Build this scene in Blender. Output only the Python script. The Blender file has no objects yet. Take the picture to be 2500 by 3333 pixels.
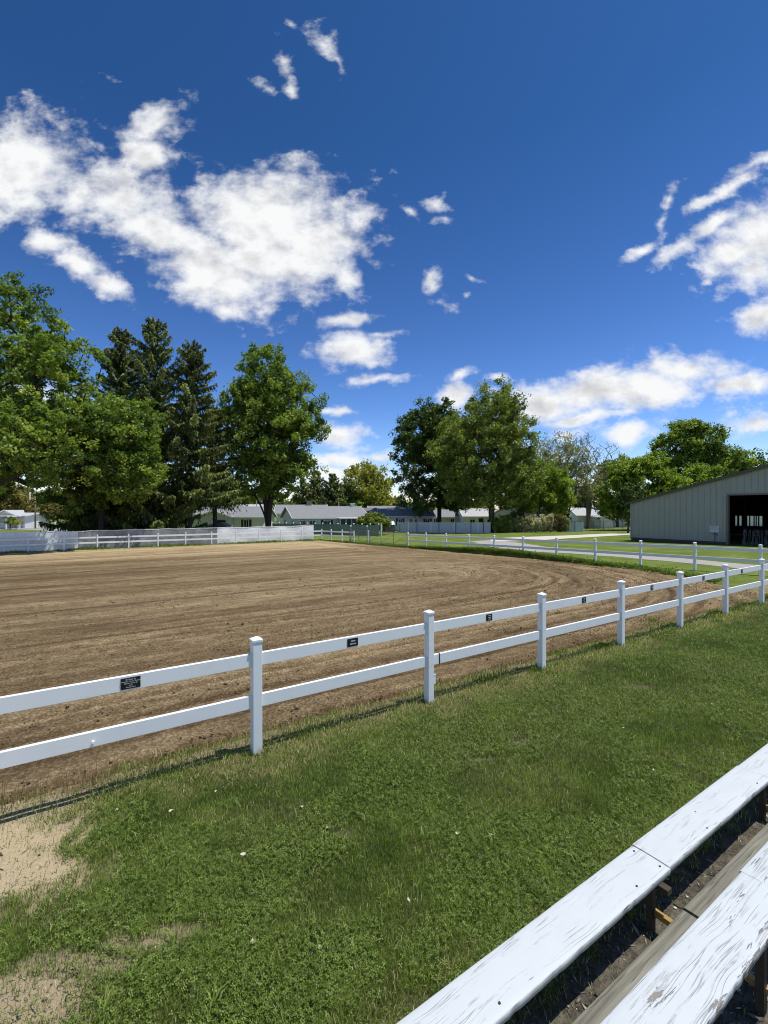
import bpy, math, random
import numpy as np
from mathutils import Vector, Matrix
random.seed(7)
RNG = np.random.default_rng(11)
SC = bpy.context.scene
COL = SC.collection
F, H, CH = 1507.0, 1659.0, 2.68      # focal length and horizon of the 2500x3333 photograph, eye height

# ---------------------------------------------------------------- camera
cd = bpy.data.cameras.new('camera'); cam = bpy.data.objects.new('camera', cd); COL.objects.link(cam)
cd.sensor_fit = 'VERTICAL'; cd.sensor_height = 36.0; cd.sensor_width = 27.0
cd.lens = 36.0 * F / 3333.0
cd.clip_start = 0.05; cd.clip_end = 5000
cam.location = (0, 0, CH)
cam.rotation_euler = (math.radians(90 - 0.285), 0, 0)
SC.camera = cam
SC.view_settings.view_transform = 'Standard'; SC.view_settings.look = 'None'
SC.view_settings.exposure = 0.30; SC.view_settings.gamma = 1.0
SC.cycles.use_denoising = True; SC.cycles.filter_width = 1.05
SC.cycles.max_bounces = 6; SC.cycles.transparent_max_bounces = 6
SC.cycles.diffuse_bounces = 3; SC.cycles.glossy_bounces = 2; SC.cycles.transmission_bounces = 4

# ---------------------------------------------------------------- sun
SUN = Vector((0.313, -0.019, 1.0)).normalized()
sl = bpy.data.lights.new('sun', 'SUN'); sl.energy = 4.0; sl.angle = math.radians(0.53); sl.color = (1.0, 0.965, 0.90)
so = bpy.data.objects.new('sun', sl); COL.objects.link(so)
so.rotation_euler = SUN.to_track_quat('Z', 'Y').to_euler(); so.location = (60, 0, 90)

# ---------------------------------------------------------------- sky
def build_world():
    w = bpy.data.worlds.new('World'); SC.world = w; w.use_nodes = True
    w.cycles.sampling_method = 'MANUAL'; w.cycles.sample_map_resolution = 256
    nt = w.node_tree; nt.nodes.clear(); N = nt.nodes.new; L = nt.links.new
    out = N('ShaderNodeOutputWorld'); bg = N('ShaderNodeBackground'); L(bg.outputs[0], out.inputs[0])
    bg.inputs[1].default_value = 0.1
    sky = N('ShaderNodeTexSky'); sky.sky_type = 'NISHITA'; sky.sun_disc = False
    sky.sun_elevation = math.asin(SUN.z); sky.sun_rotation = math.atan2(SUN.x, SUN.y)
    sky.air_density = 1.0; sky.dust_density = 0.3; sky.ozone_density = 4.0; sky.altitude = 0
    def math_(op, a, b=None, c=None, clamp=False):
        n = N('ShaderNodeMath'); n.operation = op; n.use_clamp = clamp
        for i, v in enumerate((a, b, c)):
            if v is None: continue
            if isinstance(v, (int, float)): n.inputs[i].default_value = v
            else: L(v, n.inputs[i])
        return n.outputs[0]
    tc = N('ShaderNodeTexCoord'); sp = N('ShaderNodeSeparateXYZ'); L(tc.outputs['Generated'], sp.inputs[0])
    ay = math_('MAXIMUM', math_('ABSOLUTE', sp.outputs[1]), 0.08)
    px = math_('DIVIDE', sp.outputs[0], ay); pz = math_('DIVIDE', sp.outputs[2], ay)
    cb = N('ShaderNodeCombineXYZ'); L(px, cb.inputs[0]); L(pz, cb.inputs[1])
    # wisps: the cloud field is warped by noise
    def noise(scale, detail, rough, vec, dist=0.0, lac=2.0):
        n = N('ShaderNodeTexNoise'); n.inputs['Scale'].default_value = scale; n.inputs['Detail'].default_value = detail
        n.inputs['Roughness'].default_value = rough; n.inputs['Distortion'].default_value = dist
        n.inputs['Lacunarity'].default_value = lac; L(vec, n.inputs['Vector']); return n
    # real clouds are squashed towards the horizon: noise in stretched coordinates low down
    mp = N('ShaderNodeMapping'); mp.inputs['Scale'].default_value = (1.0, 1.35, 1.0); L(cb.outputs[0], mp.inputs[0])
    wn = noise(5.0, 6.0, 0.55, mp.outputs[0])
    sub = N('ShaderNodeVectorMath'); sub.operation = 'SUBTRACT'; L(wn.outputs['Color'], sub.inputs[0]); sub.inputs[1].default_value = (0.5, 0.5, 0.5)
    scl = N('ShaderNodeVectorMath'); scl.operation = 'SCALE'; L(sub.outputs[0], scl.inputs[0]); scl.inputs['Scale'].default_value = 0.075
    add = N('ShaderNodeVectorMath'); add.operation = 'ADD'; L(cb.outputs[0], add.inputs[0]); L(scl.outputs[0], add.inputs[1])
    P = add.outputs[0]
    B = CLOUDS
    cur = None
    for (x, y, rx, ry, ang, st) in B:
        if st < .62: rx, ry, st = rx * 1.45, ry * 1.45, st - .12
        else: rx, ry = rx * .90, ry * .88
        m = N('ShaderNodeMapping'); m.vector_type = 'TEXTURE'
        m.inputs['Location'].default_value = ((x - 1250) / F, (H - y) / F, 0)
        m.inputs['Rotation'].default_value = (0, 0, math.radians(ang))
        m.inputs['Scale'].default_value = (rx / F, ry / F, 1)
        L(P, m.inputs[0])
        ln = N('ShaderNodeVectorMath'); ln.operation = 'LENGTH'; L(m.outputs[0], ln.inputs[0])
        v = math_('MULTIPLY_ADD', ln.outputs['Value'], -0.60, 0.33 + 0.67 * st)   # 1 at the centre
        cur = v if cur is None else math_('SMOOTH_MAX', cur, v, 0.12)
    fb = noise(8.0, 9.0, 0.58, mp.outputs[0], 0.0)
    fb2 = noise(22.0, 5.0, 0.60, mp.outputs[0], 0.0)
    d = math_('ADD', cur, math_('MULTIPLY', math_('SUBTRACT', fb.outputs['Fac'], 0.5), 1.0))
    wk = math_('MULTIPLY_ADD', cur, -1.5, 1.6); wk = math_('MAXIMUM', wk, 0.09)          # thin scraps are torn the most
    d = math_('ADD', d, math_('MULTIPLY', math_('SUBTRACT', fb2.outputs['Fac'], 0.5), wk))
    mr = N('ShaderNodeMapRange'); mr.interpolation_type = 'SMOOTHSTEP'; L(d, mr.inputs[0])
    mr.inputs[1].default_value = 0.16; mr.inputs[2].default_value = 0.82
    alpha = mr.outputs[0]
    # cloud body: bright rims, greyer thick middles
    sn = noise(2.6, 5.0, 0.48, mp.outputs[0], 0.0)
    core = N('ShaderNodeMapRange'); L(d, core.inputs[0]); core.inputs[1].default_value = 0.60; core.inputs[2].default_value = 1.15
    sh = N('ShaderNodeVectorMath'); sh.operation = 'ADD'; L(mp.outputs[0], sh.inputs[0]); sh.inputs[1].default_value = (0.012, 0.032, 0)
    fbs = noise(8.0, 5.0, 0.58, sh.outputs[0], 0.0); fb0 = noise(8.0, 5.0, 0.58, mp.outputs[0], 0.0)
    rel = math_('MULTIPLY', math_('SUBTRACT', fbs.outputs['Fac'], fb0.outputs['Fac']), 3.4)     # billows shade what lies below them
    gsh = math_('MULTIPLY', core.outputs[0], math_('MULTIPLY_ADD', sn.outputs['Fac'], 4.6, -1.75, True))
    gsh = math_('ADD', gsh, rel, None, True)
    cm = N('ShaderNodeMixRGB'); L(gsh, cm.inputs[0])
    cm.inputs[1].default_value = (7.7, 7.8, 7.85, 1); cm.inputs[2].default_value = (4.5, 4.55, 4.75, 1)
    # clear air: the Nishita colour, a little deeper blue as a phone records it
    gam = N('ShaderNodeGamma'); gam.inputs[1].default_value = 1.55; L(sky.outputs[0], gam.inputs[0])
    el = N('ShaderNodeMapRange'); L(sp.outputs[2], el.inputs[0]); el.inputs[1].default_value = 0.0; el.inputs[2].default_value = 0.62
    tcol = N('ShaderNodeValToRGB'); L(el.outputs[0], tcol.inputs[0]); ee = tcol.color_ramp.elements; ee.new(.35)
    for e_, c_ in zip(ee, SKYT): e_.color = (*c_, 1)
    tint = N('ShaderNodeMixRGB'); tint.blend_type = 'MULTIPLY'; tint.inputs[0].default_value = 1
    L(tcol.outputs[0], tint.inputs[2]); L(gam.outputs[0], tint.inputs[1])
    mix = N('ShaderNodeMixRGB'); L(alpha, mix.inputs[0]); L(tint.outputs[0], mix.inputs[1]); L(cm.outputs[0], mix.inputs[2])
    L(mix.outputs[0], bg.inputs[0])
SKYT = [(.60, .51, .57), (.38, .41, .47), (.20, .325, .36)]
CLOUDS = [  # x, y in the photograph's frame, radii, tilt, strength
 (70,550,250,165,0,1),(255,640,120,90,20,.8),(510,410,130,80,20,.75),(610,345,70,45,40,.45),(480,520,100,80,0,.8),(400,640,200,110,0,.9),
 (520,750,230,110,-20,.9),(865,690,270,160,0,1),(1020,790,190,130,-15,1),(700,880,250,130,-25,1),(745,1000,95,60,0,.8),(1130,900,75,50,0,.8),(880,840,230,150,0,1),
 (150,785,100,48,-10,.8),(260,860,110,60,-30,.85),(345,935,110,52,-25,.85),(1190,695,62,40,0,.6),(570,430,60,40,60,.5),
 (1120,1035,110,48,0,.8),(1145,1150,130,66,0,.95),(1220,1235,140,24,3,.7),(1240,1100,80,18,10,.6),
 (950,95,34,22,-30,.4),(1070,150,85,42,-40,.5),(1112,215,22,55,5,.4),(915,205,35,80,15,.42),(950,300,28,45,10,.4),(850,290,58,24,-35,.4),(370,275,70,34,-30,.22),
 (1415,662,50,34,0,.55),(1333,700,48,20,-25,.45),(1443,715,50,22,15,.5),(1396,925,44,30,60,.5),(1435,980,50,22,-15,.45),(1537,909,48,13,-12,.3),(1513,960,42,14,10,.3),
 (2490,770,200,140,35,1),(2390,830,130,80,25,.9),(2450,880,90,85,0,.95),(2330,740,150,40,35,.75),(2210,810,130,46,15,.66),(2080,795,115,30,25,.64),(2190,650,26,75,-25,.52),(2160,720,26,60,-35,.5),(2385,600,150,30,32,.64),(2330,640,110,20,25,.6),(2450,540,120,22,30,.58),(2313,925,36,14,0,.4),
 (2465,1030,110,60,25,.9),(2010,1275,400,85,4,1),(2230,1215,190,62,5,.95),(2400,1250,200,52,8,.85),(1760,1310,210,85,5,1),(1905,1362,270,26,8,.8),
 (1475,1285,72,60,0,.8),(1490,1219,62,17,20,.6),(1623,1219,60,25,10,.65),(2046,1411,120,58,10,.85),(2446,1387,140,42,10,.8),(1840,1411,80,40,0,.7),
 (1109,1340,100,19,0,.7),(1100,1430,100,56,0,.95),(1090,1505,180,30,0,.85),(1070,1545,200,30,0,.8),(1230,1485,100,24,0,.7),
 (110,1380,260,150,0,1),(330,1340,120,60,0,.6),(1700,1480,160,40,0,.6),(1500,1560,600,40,0,.5),
]
build_world()

# ---------------------------------------------------------------- terrain frame
D1 = np.array([0.832, 0.555]); D1 = D1 / np.linalg.norm(D1)      # along the near fence
NN = np.array([-D1[1], D1[0]])                                    # into the arena
P0 = np.array([-1.403, 5.075])                                    # first near post
ANG = math.atan2(D1[1], D1[0])
U2 = 21.95; S3 = 43.3                                             # right fence and far fence of the arena
def US(x, y):
    return (x - P0[0]) * D1[0] + (y - P0[1]) * D1[1], (x - P0[0]) * NN[0] + (y - P0[1]) * NN[1]
def XY(u, s):
    return P0[0] + u * D1[0] + s * NN[0], P0[1] + u * D1[1] + s * NN[1]
def gs(s): return -0.019 * np.clip(s, 0, 48)
def g(x, y): return gs(US(x, y)[1])
def gf(x, y): return float(g(x, y))
def ground_at(px, py):
    Y = 20.0
    for _ in range(80):
        X = (px - 1250) / F * Y; Y = .5 * Y + .5 * (CH - gf(X, Y)) * F / (py - H)
    return (px - 1250) / F * Y, Y
def xat(px, Y): return (px - 1250) / F * Y
def zat(py, Y): return CH + (H - py) / F * Y

def vnoise(x, y, z=0.0, seed=0):
    x = np.asarray(x, float); y = np.asarray(y, float); z = np.asarray(z, float) + 0 * x
    ix, iy, iz = np.floor(x).astype(np.int64), np.floor(y).astype(np.int64), np.floor(z).astype(np.int64)
    fx, fy, fz = x - ix, y - iy, z - iz
    fx = fx * fx * (3 - 2 * fx); fy = fy * fy * (3 - 2 * fy); fz = fz * fz * (3 - 2 * fz)
    def h(a, b, c):
        n = (a * 374761393 + b * 668265263 + c * 2147483647 + seed * 974711) & 0xffffffff
        n = ((n ^ (n >> 13)) * 1274126177) & 0xffffffff
        n = ((n ^ (n >> 16)) * 2246822519) & 0xffffffff
        return ((n >> 8) & 0xffff) / 65535.0
    r = 0
    for a in (0, 1):
        for b in (0, 1):
            for c in (0, 1):
                r = r + h(ix + a, iy + b, iz + c) * (fx if a else 1 - fx) * (fy if b else 1 - fy) * (fz if c else 1 - fz)
    return r
def fbm(x, y, z=0.0, o=4, seed=0):
    r = 0; a = .5; t = 0
    for i in range(o):
        r = r + a * vnoise(x * 2 ** i, y * 2 ** i, np.asarray(z) * 2 ** i, seed + i); t += a; a *= .5
    return r / t
def sstep(a, b, v):
    t = np.clip((v - a) / (b - a), 0, 1); return t * t * (3 - 2 * t)

# ---------------------------------------------------------------- material helpers
def new_mat(name):
    m = bpy.data.materials.new(name); m.use_nodes = True
    nt = m.node_tree; b = nt.nodes['Principled BSDF']; return m, nt, b
def nd(nt, typ, **kw):
    n = nt.nodes.new(typ)
    for k, v in kw.items():
        if hasattr(n, k): setattr(n, k, v)
        else: n.inputs[k].default_value = v
    return n
def ramp(nt, fac, stops, interp='LINEAR'):
    r = nt.nodes.new('ShaderNodeValToRGB'); r.color_ramp.interpolation = interp
    e = r.color_ramp.elements
    while len(e) < len(stops): e.new(0.5)
    for i, (p, c) in enumerate(stops):
        e[i].position = p; e[i].color = (*c, 1) if len(c) == 3 else c
    nt.links.new(fac, r.inputs[0]); return r.outputs[0]
def mixc(nt, fac, a, b, mode='MIX'):
    n = nt.nodes.new('ShaderNodeMixRGB'); n.blend_type = mode
    for i, v in enumerate((fac, a, b)):
        if isinstance(v, (int, float)): n.inputs[i].default_value = v
        elif isinstance(v, tuple): n.inputs[i].default_value = (*v, 1)
        else: nt.links.new(v, n.inputs[i])
    return n.outputs[0]
def mth(nt, op, a, b=None, clamp=False):
    n = nt.nodes.new('ShaderNodeMath'); n.operation = op; n.use_clamp = clamp
    for i, v in enumerate((a, b)):
        if v is None: continue
        if isinstance(v, (int, float)): n.inputs[i].default_value = v
        else: nt.links.new(v, n.inputs[i])
    return n.outputs[0]
def coords(nt, kind='Object', scale=(1, 1, 1), rot=(0, 0, 0)):
    t = nt.nodes.new('ShaderNodeTexCoord'); m = nt.nodes.new('ShaderNodeMapping')
    m.inputs['Scale'].default_value = scale; m.inputs['Rotation'].default_value = rot
    nt.links.new(t.outputs[kind], m.inputs[0]); return m.outputs[0]
def noi(nt, vec, scale, detail=4, rough=.55, dist=0):
    n = nt.nodes.new('ShaderNodeTexNoise'); n.inputs['Scale'].default_value = scale; n.inputs['Detail'].default_value = detail
    n.inputs['Roughness'].default_value = rough; n.inputs['Distortion'].default_value = dist
    nt.links.new(vec, n.inputs['Vector']); return n.outputs['Fac']
def bump(nt, b, h, strength, dist):
    n = nt.nodes.new('ShaderNodeBump'); n.inputs['Strength'].default_value = strength; n.inputs['Distance'].default_value = dist
    nt.links.new(h, n.inputs['Height']); nt.links.new(n.outputs[0], b.inputs['Normal'])
def attr(nt, name, out='Fac'):
    n = nt.nodes.new('ShaderNodeAttribute'); n.attribute_name = name; return n.outputs[out]
_mc = {}
def simple(name, col, rough=.6, var=.12, scale=3.0, bmp=0.0, metal=0.0, spec=.4, kind='Object', dirt=None, stretch=(1, 1, 1)):
    if name in _mc: return _mc[name]
    m, nt, b = new_mat(name)
    v = coords(nt, kind, stretch)
    n = noi(nt, v, scale, 5, .6)
    c = mixc(nt, n, tuple(x * (1 - var) for x in col), tuple(min(1, x * (1 + var)) for x in col))
    if dirt:
        n2 = noi(nt, v, scale * .35, 6, .7)
        f = ramp(nt, n2, [(.5, (0, 0, 0)), (.72, (1, 1, 1))])
        c = mixc(nt, mth(nt, 'MULTIPLY', f, .5), c, dirt)
    nt.links.new(c, b.inputs['Base Color'])
    b.inputs['Roughness'].default_value = rough; b.inputs['Metallic'].default_value = metal
    b.inputs['Specular IOR Level'].default_value = spec
    if bmp: bump(nt, b, noi(nt, v, scale * 6, 4, .6), bmp, .01)
    _mc[name] = m; return m

# ---------------------------------------------------------------- mesh helpers
class MB:
    def __init__(self, o=(0, 0, 0)):
        self.v = []; self.f = []; self.m = []; self.o = Vector(o)
    def add(self, vs, fs, mi=0):
        k = len(self.v); self.v += [tuple(Vector(p) - self.o) for p in vs]
        self.f += [tuple(i + k for i in f) for f in fs]; self.m += [mi] * len(fs); return self
    def box(self, c, size, yaw=0, mi=0, ch=0):
        cx, cy, cz = c; sx, sy, sz = (q / 2 for q in size); ca, sa = math.cos(yaw), math.sin(yaw)
        if ch:
            ring = [(sx - ch, sy), (-sx + ch, sy), (-sx, sy - ch), (-sx, -sy + ch), (-sx + ch, -sy), (sx - ch, -sy), (sx, -sy + ch), (sx, sy - ch)]
        else: ring = [(sx, sy), (-sx, sy), (-sx, -sy), (sx, -sy)]
        n = len(ring)
        vs = [(cx + a * ca - b * sa, cy + a * sa + b * ca, cz + z) for z in (-sz, sz) for a, b in ring]
        fs = [tuple(range(n - 1, -1, -1)), tuple(range(n, 2 * n))] + [(i, (i + 1) % n, (i + 1) % n + n, i + n) for i in range(n)]
        return self.add(vs, fs, mi)
    def beam(self, a, b, w, h, mi=0, ext=0, ch=0):
        a, b = Vector(a), Vector(b); d = (b - a).normalized(); a = a - d * ext; b = b + d * ext
        up = Vector((0, 0, 1)) if abs(d.z) < .95 else Vector((0, 1, 0))
        side = d.cross(up).normalized(); u = side.cross(d).normalized()
        r = [(w / 2, h / 2), (-w / 2, h / 2), (-w / 2, -h / 2), (w / 2, -h / 2)]
        if ch:
            x, y = w / 2, h / 2
            r = [(x - ch, y), (-x + ch, y), (-x, y - ch), (-x, -y + ch), (-x + ch, -y), (x - ch, -y), (x, -y + ch), (x, y - ch)]
        n = len(r)
        vs = [p + side * i + u * j for p in (a, b) for i, j in r]
        return self.add(vs, [tuple(range(n)), tuple(range(2 * n - 1, n - 1, -1))] + [(i + n, (i + 1) % n + n, (i + 1) % n, i) for i in range(n)], mi)
    def tube(self, pts, rad, n=8, mi=0, cap=True):
        pts = [Vector(p) for p in pts]
        if not hasattr(rad, '__len__'): rad = [rad] * len(pts)
        vs = []; fs = []
        for k, p in enumerate(pts):
            d = (pts[min(k + 1, len(pts) - 1)] - pts[max(k - 1, 0)]).normalized()
            a = d.orthogonal().normalized() if abs(d.z) > .99 else d.cross(Vector((0, 0, 1))).normalized(); b = d.cross(a)
            for j in range(n):
                t = 2 * math.pi * j / n; vs.append(p + (a * math.cos(t) + b * math.sin(t)) * rad[k])
        for k in range(len(pts) - 1):
            for j in range(n):
                fs.append((k * n + j, k * n + (j + 1) % n, (k + 1) * n + (j + 1) % n, (k + 1) * n + j))
        if cap: fs += [tuple(range(n - 1, -1, -1)), tuple(range((len(pts) - 1) * n, len(pts) * n))]
        return self.add(vs, fs, mi)
    def quad(self, a, b, c, d, mi=0): return self.add([a, b, c, d], [(0, 1, 2, 3)], mi)
    def build(self, name, mats, parent=None, smooth=False):
        me = bpy.data.meshes.new(name); me.from_pydata(self.v, [], self.f)
        if not isinstance(mats, (list, tuple)): mats = [mats]
        for m in mats: me.materials.append(m)
        if len(mats) > 1: me.polygons.foreach_set('material_index', self.m)
        if smooth: me.polygons.foreach_set('use_smooth', [True] * len(self.f))
        me.update()
        o = bpy.data.objects.new(name, me); COL.objects.link(o)
        if parent: o.parent = parent
        else: o.location = self.o
        return o
def tag(o, label=None, cat=None, group=None, kind=None):
    if label: o['label'] = label
    if cat: o['category'] = cat
    if group: o['group'] = group
    if kind: o['kind'] = kind
    return o
def empty(name, loc, label, cat, group=None, rz=0):
    o = bpy.data.objects.new(name, None); COL.objects.link(o); o.location = loc; o.rotation_euler = (0, 0, rz)
    o.empty_display_size = .3
    return tag(o, label, cat, group)
def np_mesh(name, V, Fc, mats, attrs=None, smooth=False, parent=None, loc=(0, 0, 0), mi=None):
    """V (n,3); Fc (m,k) with k vertices each"""
    me = bpy.data.meshes.new(name); n = len(V); m, k = Fc.shape
    me.vertices.add(n); me.vertices.foreach_set('co', np.ascontiguousarray(V, np.float32).ravel())
    me.loops.add(m * k); me.loops.foreach_set('vertex_index', np.ascontiguousarray(Fc, np.int32).ravel())
    me.polygons.add(m); me.polygons.foreach_set('loop_start', np.arange(0, m * k, k, dtype=np.int32))
    me.polygons.foreach_set('loop_total', np.full(m, k, np.int32))
    if smooth: me.polygons.foreach_set('use_smooth', np.ones(m, bool))
    if mi is not None: me.polygons.foreach_set('material_index', mi.astype(np.int32))
    for a, d in (attrs or {}).items():
        d = np.asarray(d, np.float32)
        if d.ndim == 1: at = me.attributes.new(a, 'FLOAT', 'POINT'); at.data.foreach_set('value', d)
        else: at = me.attributes.new(a, 'FLOAT_VECTOR', 'POINT'); at.data.foreach_set('vector', d.ravel())
    for mm in (mats if isinstance(mats, (list, tuple)) else [mats]): me.materials.append(mm)
    me.update(calc_edges=True)
    o = bpy.data.objects.new(name, me); COL.objects.link(o); o.parent = parent; o.location = loc
    return o
def grid_faces(nu, ns):
    i, j = np.meshgrid(np.arange(nu - 1), np.arange(ns - 1), indexing='ij')
    a = (i * ns + j).ravel(); return np.stack([a, a + ns, a + ns + 1, a + 1], 1)

# ---------------------------------------------------------------- ground cover masks (world space)
def edge_s(u): return 0.38 + 0.22 * (fbm(u * 1.3, 0 * u, seed=3) - .5) + .12 * (vnoise(u * 6, 0 * u + 4.2, seed=9) - .5)
def edge_u(s):
    return U2 - .35 - 3.6 * np.exp(-((s - 1.0) / 3.6) ** 2) - .9 * np.exp(-((s - 7) / 4.0) ** 2) + .5 * (fbm(s * .8, 0 * s + 7, seed=5) - .5) + .25 * (vnoise(s * 4, 0 * s, seed=8) - .5)
def arena_sd(u, s):
    e3 = S3 - .25 + .35 * (fbm(u * .9, 0 * u + 3, seed=6) - .5)
    return np.minimum(np.minimum(s - edge_s(u), edge_u(s) - u), e3 - s)
PATCH = [(-3.2, 3.85, .62, .38, .85), (-3.15, 3.40, .86, .60, 1.0), (-2.05, 2.50, .50, .20, .95), (-1.9, 2.72, .30, .10, .8), (-1.52, 2.84, .30, .08, .85), (-1.30, 2.94, .20, .06, .8), (-2.7, 2.62, .6, .12, .7), (-1.74, 2.72, .34, .08, .85),
         (1.05, 4.93, .17, .045, .8), (1.55, 5.30, .13, .05, .8), (3.83, 6.95, .22, .07, .7), (-.35, 3.8, .10, .05, .4), (2.9, 5.0, .15, .04, .4), (.2, 2.5, .14, .06, .5), (1.1, 3.05, .2, .04, .5)]
def bare(x, y):
    u, s = US(x, y)
    w = .35 * (fbm(x * 3.2, y * 3.2, seed=21) - .5) + .40 * (fbm(x * 11, y * 11, seed=22) - .5)
    r = 0 * x
    for (cx, cy, rx, ry, st) in PATCH:
        d = np.sqrt(((x - cx) / rx) ** 2 + ((y - cy) / ry) ** 2)
        r = np.maximum(r, st * sstep(1.45, .65, d + w * 2.2))
    r = np.maximum(r, sstep(-3.16, -3.42, s + w * .45))            # worn earth under the bleachers
    r = np.maximum(r, .85 * sstep(-.22, .12, s + w * .9) * sstep(-.8, -1.9, u))
    r = np.maximum(r, .45 * sstep(-.05, .35, s + w * .9) * (s < 1.5))
    return np.clip(r, 0, 1)
def dry(x, y):
    u, s = US(x, y)
    w = (fbm(x * 2.1, y * 2.1, seed=31) - .5)
    r = sstep(-.62, -.12, s + w * .9) * sstep(1.2, .5, s)
    r = np.maximum(r,   .30 * sstep(.50, .70, fbm(x * .9, y * .9, seed=33)))
    r = np.maximum(r, .9 * sstep(-2.85, -3.2, s + w * .5))
    return np.clip(r, 0, 1)

# ---------------------------------------------------------------- ground sheet
def soil_nodes(nt):
    v = coords(nt, 'Object')
    n = noi(nt, v, 9, 8, .65); n2 = noi(nt, v, 45, 5, .7)
    c = ramp(nt, mth(nt, 'ADD', mth(nt, 'MULTIPLY', n, .6), mth(nt, 'MULTIPLY', n2, .4)), [(.36, (.030, .026, .020)), (.48, (.095, .082, .062)), (.60, (.18, .155, .118)), (.7, (.32, .28, .22))])
    return v, c, n2
def make_ground():
    m, nt, b = new_mat('lawn_soil')
    v, soil, n2 = soil_nodes(nt)
    na = noi(nt, v, .35, 4, .6); nb = noi(nt, v, 3.0, 6, .65); nc = noi(nt, v, 30, 4, .7)
    gmix = mth(nt, 'ADD', mth(nt, 'MULTIPLY', na, .45), mth(nt, 'ADD', mth(nt, 'MULTIPLY', nb, .3), mth(nt, 'MULTIPLY', nc, .25)))
    grass = ramp(nt, gmix, [(.33, (.060, .096, .014)), (.5, (.125, .170, .028)), (.66, (.22, .245, .058))])
    near = ramp(nt, gmix, [(.35, (.028, .042, .012)), (.6, (.070, .078, .030))])
    grass = mixc(nt, attr(nt, 'nearlawn'), grass, near)
    straw = mixc(nt, n2, (.15, .115, .055), (.34, .27, .15))
    c = mixc(nt, mth(nt, 'MULTIPLY', attr(nt, 'dry'), .8), grass, straw)
    sand = mixc(nt, n2, (.30, .23, .13), (.66, .53, .34))
    s2 = mixc(nt, attr(nt, 'sand'), soil, sand)
    c = mixc(nt, attr(nt, 'bare'), c, s2)
    nt.links.new(c, b.inputs['Base Color']); b.inputs['Roughness'].default_value = .95; b.inputs['Specular IOR Level'].default_value = .15
    bump(nt, b, mth(nt, 'ADD', nc, n2), .8, .03)
    def lines(segs):
        out = []
        for a, bb, st in segs: out += list(np.arange(a, bb, st))
        return out
    def grow(a, end, st, k=1.18):
        r = []
        while abs(a) < abs(end):
            r.append(a); a += st; st *= k
        r.append(end); return r
    u = sorted(set(np.round([-x for x in grow(8, 900, .3)] + lines([(-8, 16, .05), (16, 23, .1)]) + grow(23, 900, .3), 4)))
    s = sorted(set(np.round([-x for x in grow(5.4, 500, .4)] + lines([(-5.4, 1.0, .05), (1.0, 4.0, .25), (4, 40, 1.0), (40, 42.6, .3), (42.6, 44, .1), (44, 50, .5)]) + grow(50, 1600, 1), 4)))
    u = np.array(u); s = np.array(s)
    UU, SS = np.meshgrid(u, s, indexing='ij'); UU = UU.ravel(); SS = SS.ravel()
    X, Y = XY(UU, SS)
    sd = arena_sd(UU, SS)
    Z = gs(SS) - .17 * sstep(-.03, .14, sd) * (UU > -75)
    near = (SS < 1.5) & (SS > -6) & (UU > -9) & (UU < 23)
    bump_z = np.where(near, .018 * (fbm(X * 4, Y * 4, seed=41) - .5) + .04 * (fbm(X * .8, Y * .8, seed=42) - .5), 0)
    bump_z = bump_z * sstep(-5.5, -4.8, SS) * sstep(1.4, .6, SS)
    far_tall = .20 * sstep(-1.0, -.15, sd) * sstep(.05, -.05, sd) * np.exp(-((SS - 17) / 7.5) ** 2) * (UU > 15)   # grassy bank by the right fence
    Z = Z + bump_z + far_tall
    bz = bare(X, Y) * near; dz = dry(X, Y) * (near | ((SS < 0) & (SS > -8)))
    sandm = sstep(.5, -.4, np.sqrt(((X + 3.3) / 1.3) ** 2 + ((Y - 3.4) / .7) ** 2) - 1)
    sandm = np.maximum(sandm, .62 * sstep(-.6, -1.3, X) * sstep(3.5, 3.1, Y)); sandm = np.maximum(sandm, .7 * sstep(-1.5, -2.3, X) * (SS < .6)); sandm = np.maximum(sandm, .8 * sstep(.3, -.2, np.sqrt(((X + 2.1) / .5) ** 2 + ((Y - 2.5) / .2) ** 2) - 1))
    sandm = np.maximum(sandm, .55 * sstep(-1, .1, SS)) * (SS > -3.0) + .9 * sandm * (SS <= -3.0) * (X < 0)
    nl = (near & (SS < .4)).astype(float)
    far = (SS > 42.9) & (SS < 43.9); bz = np.where(far & (sd < .3), .5, bz)
    o = np_mesh('ground', np.stack([X, Y, Z], 1), grid_faces(len(u), len(s)), m,
                {'bare': bz, 'dry': dz, 'sand': sandm, 'nearlawn': nl}, smooth=True)
    tag(o, kind='structure')
make_ground()

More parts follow.
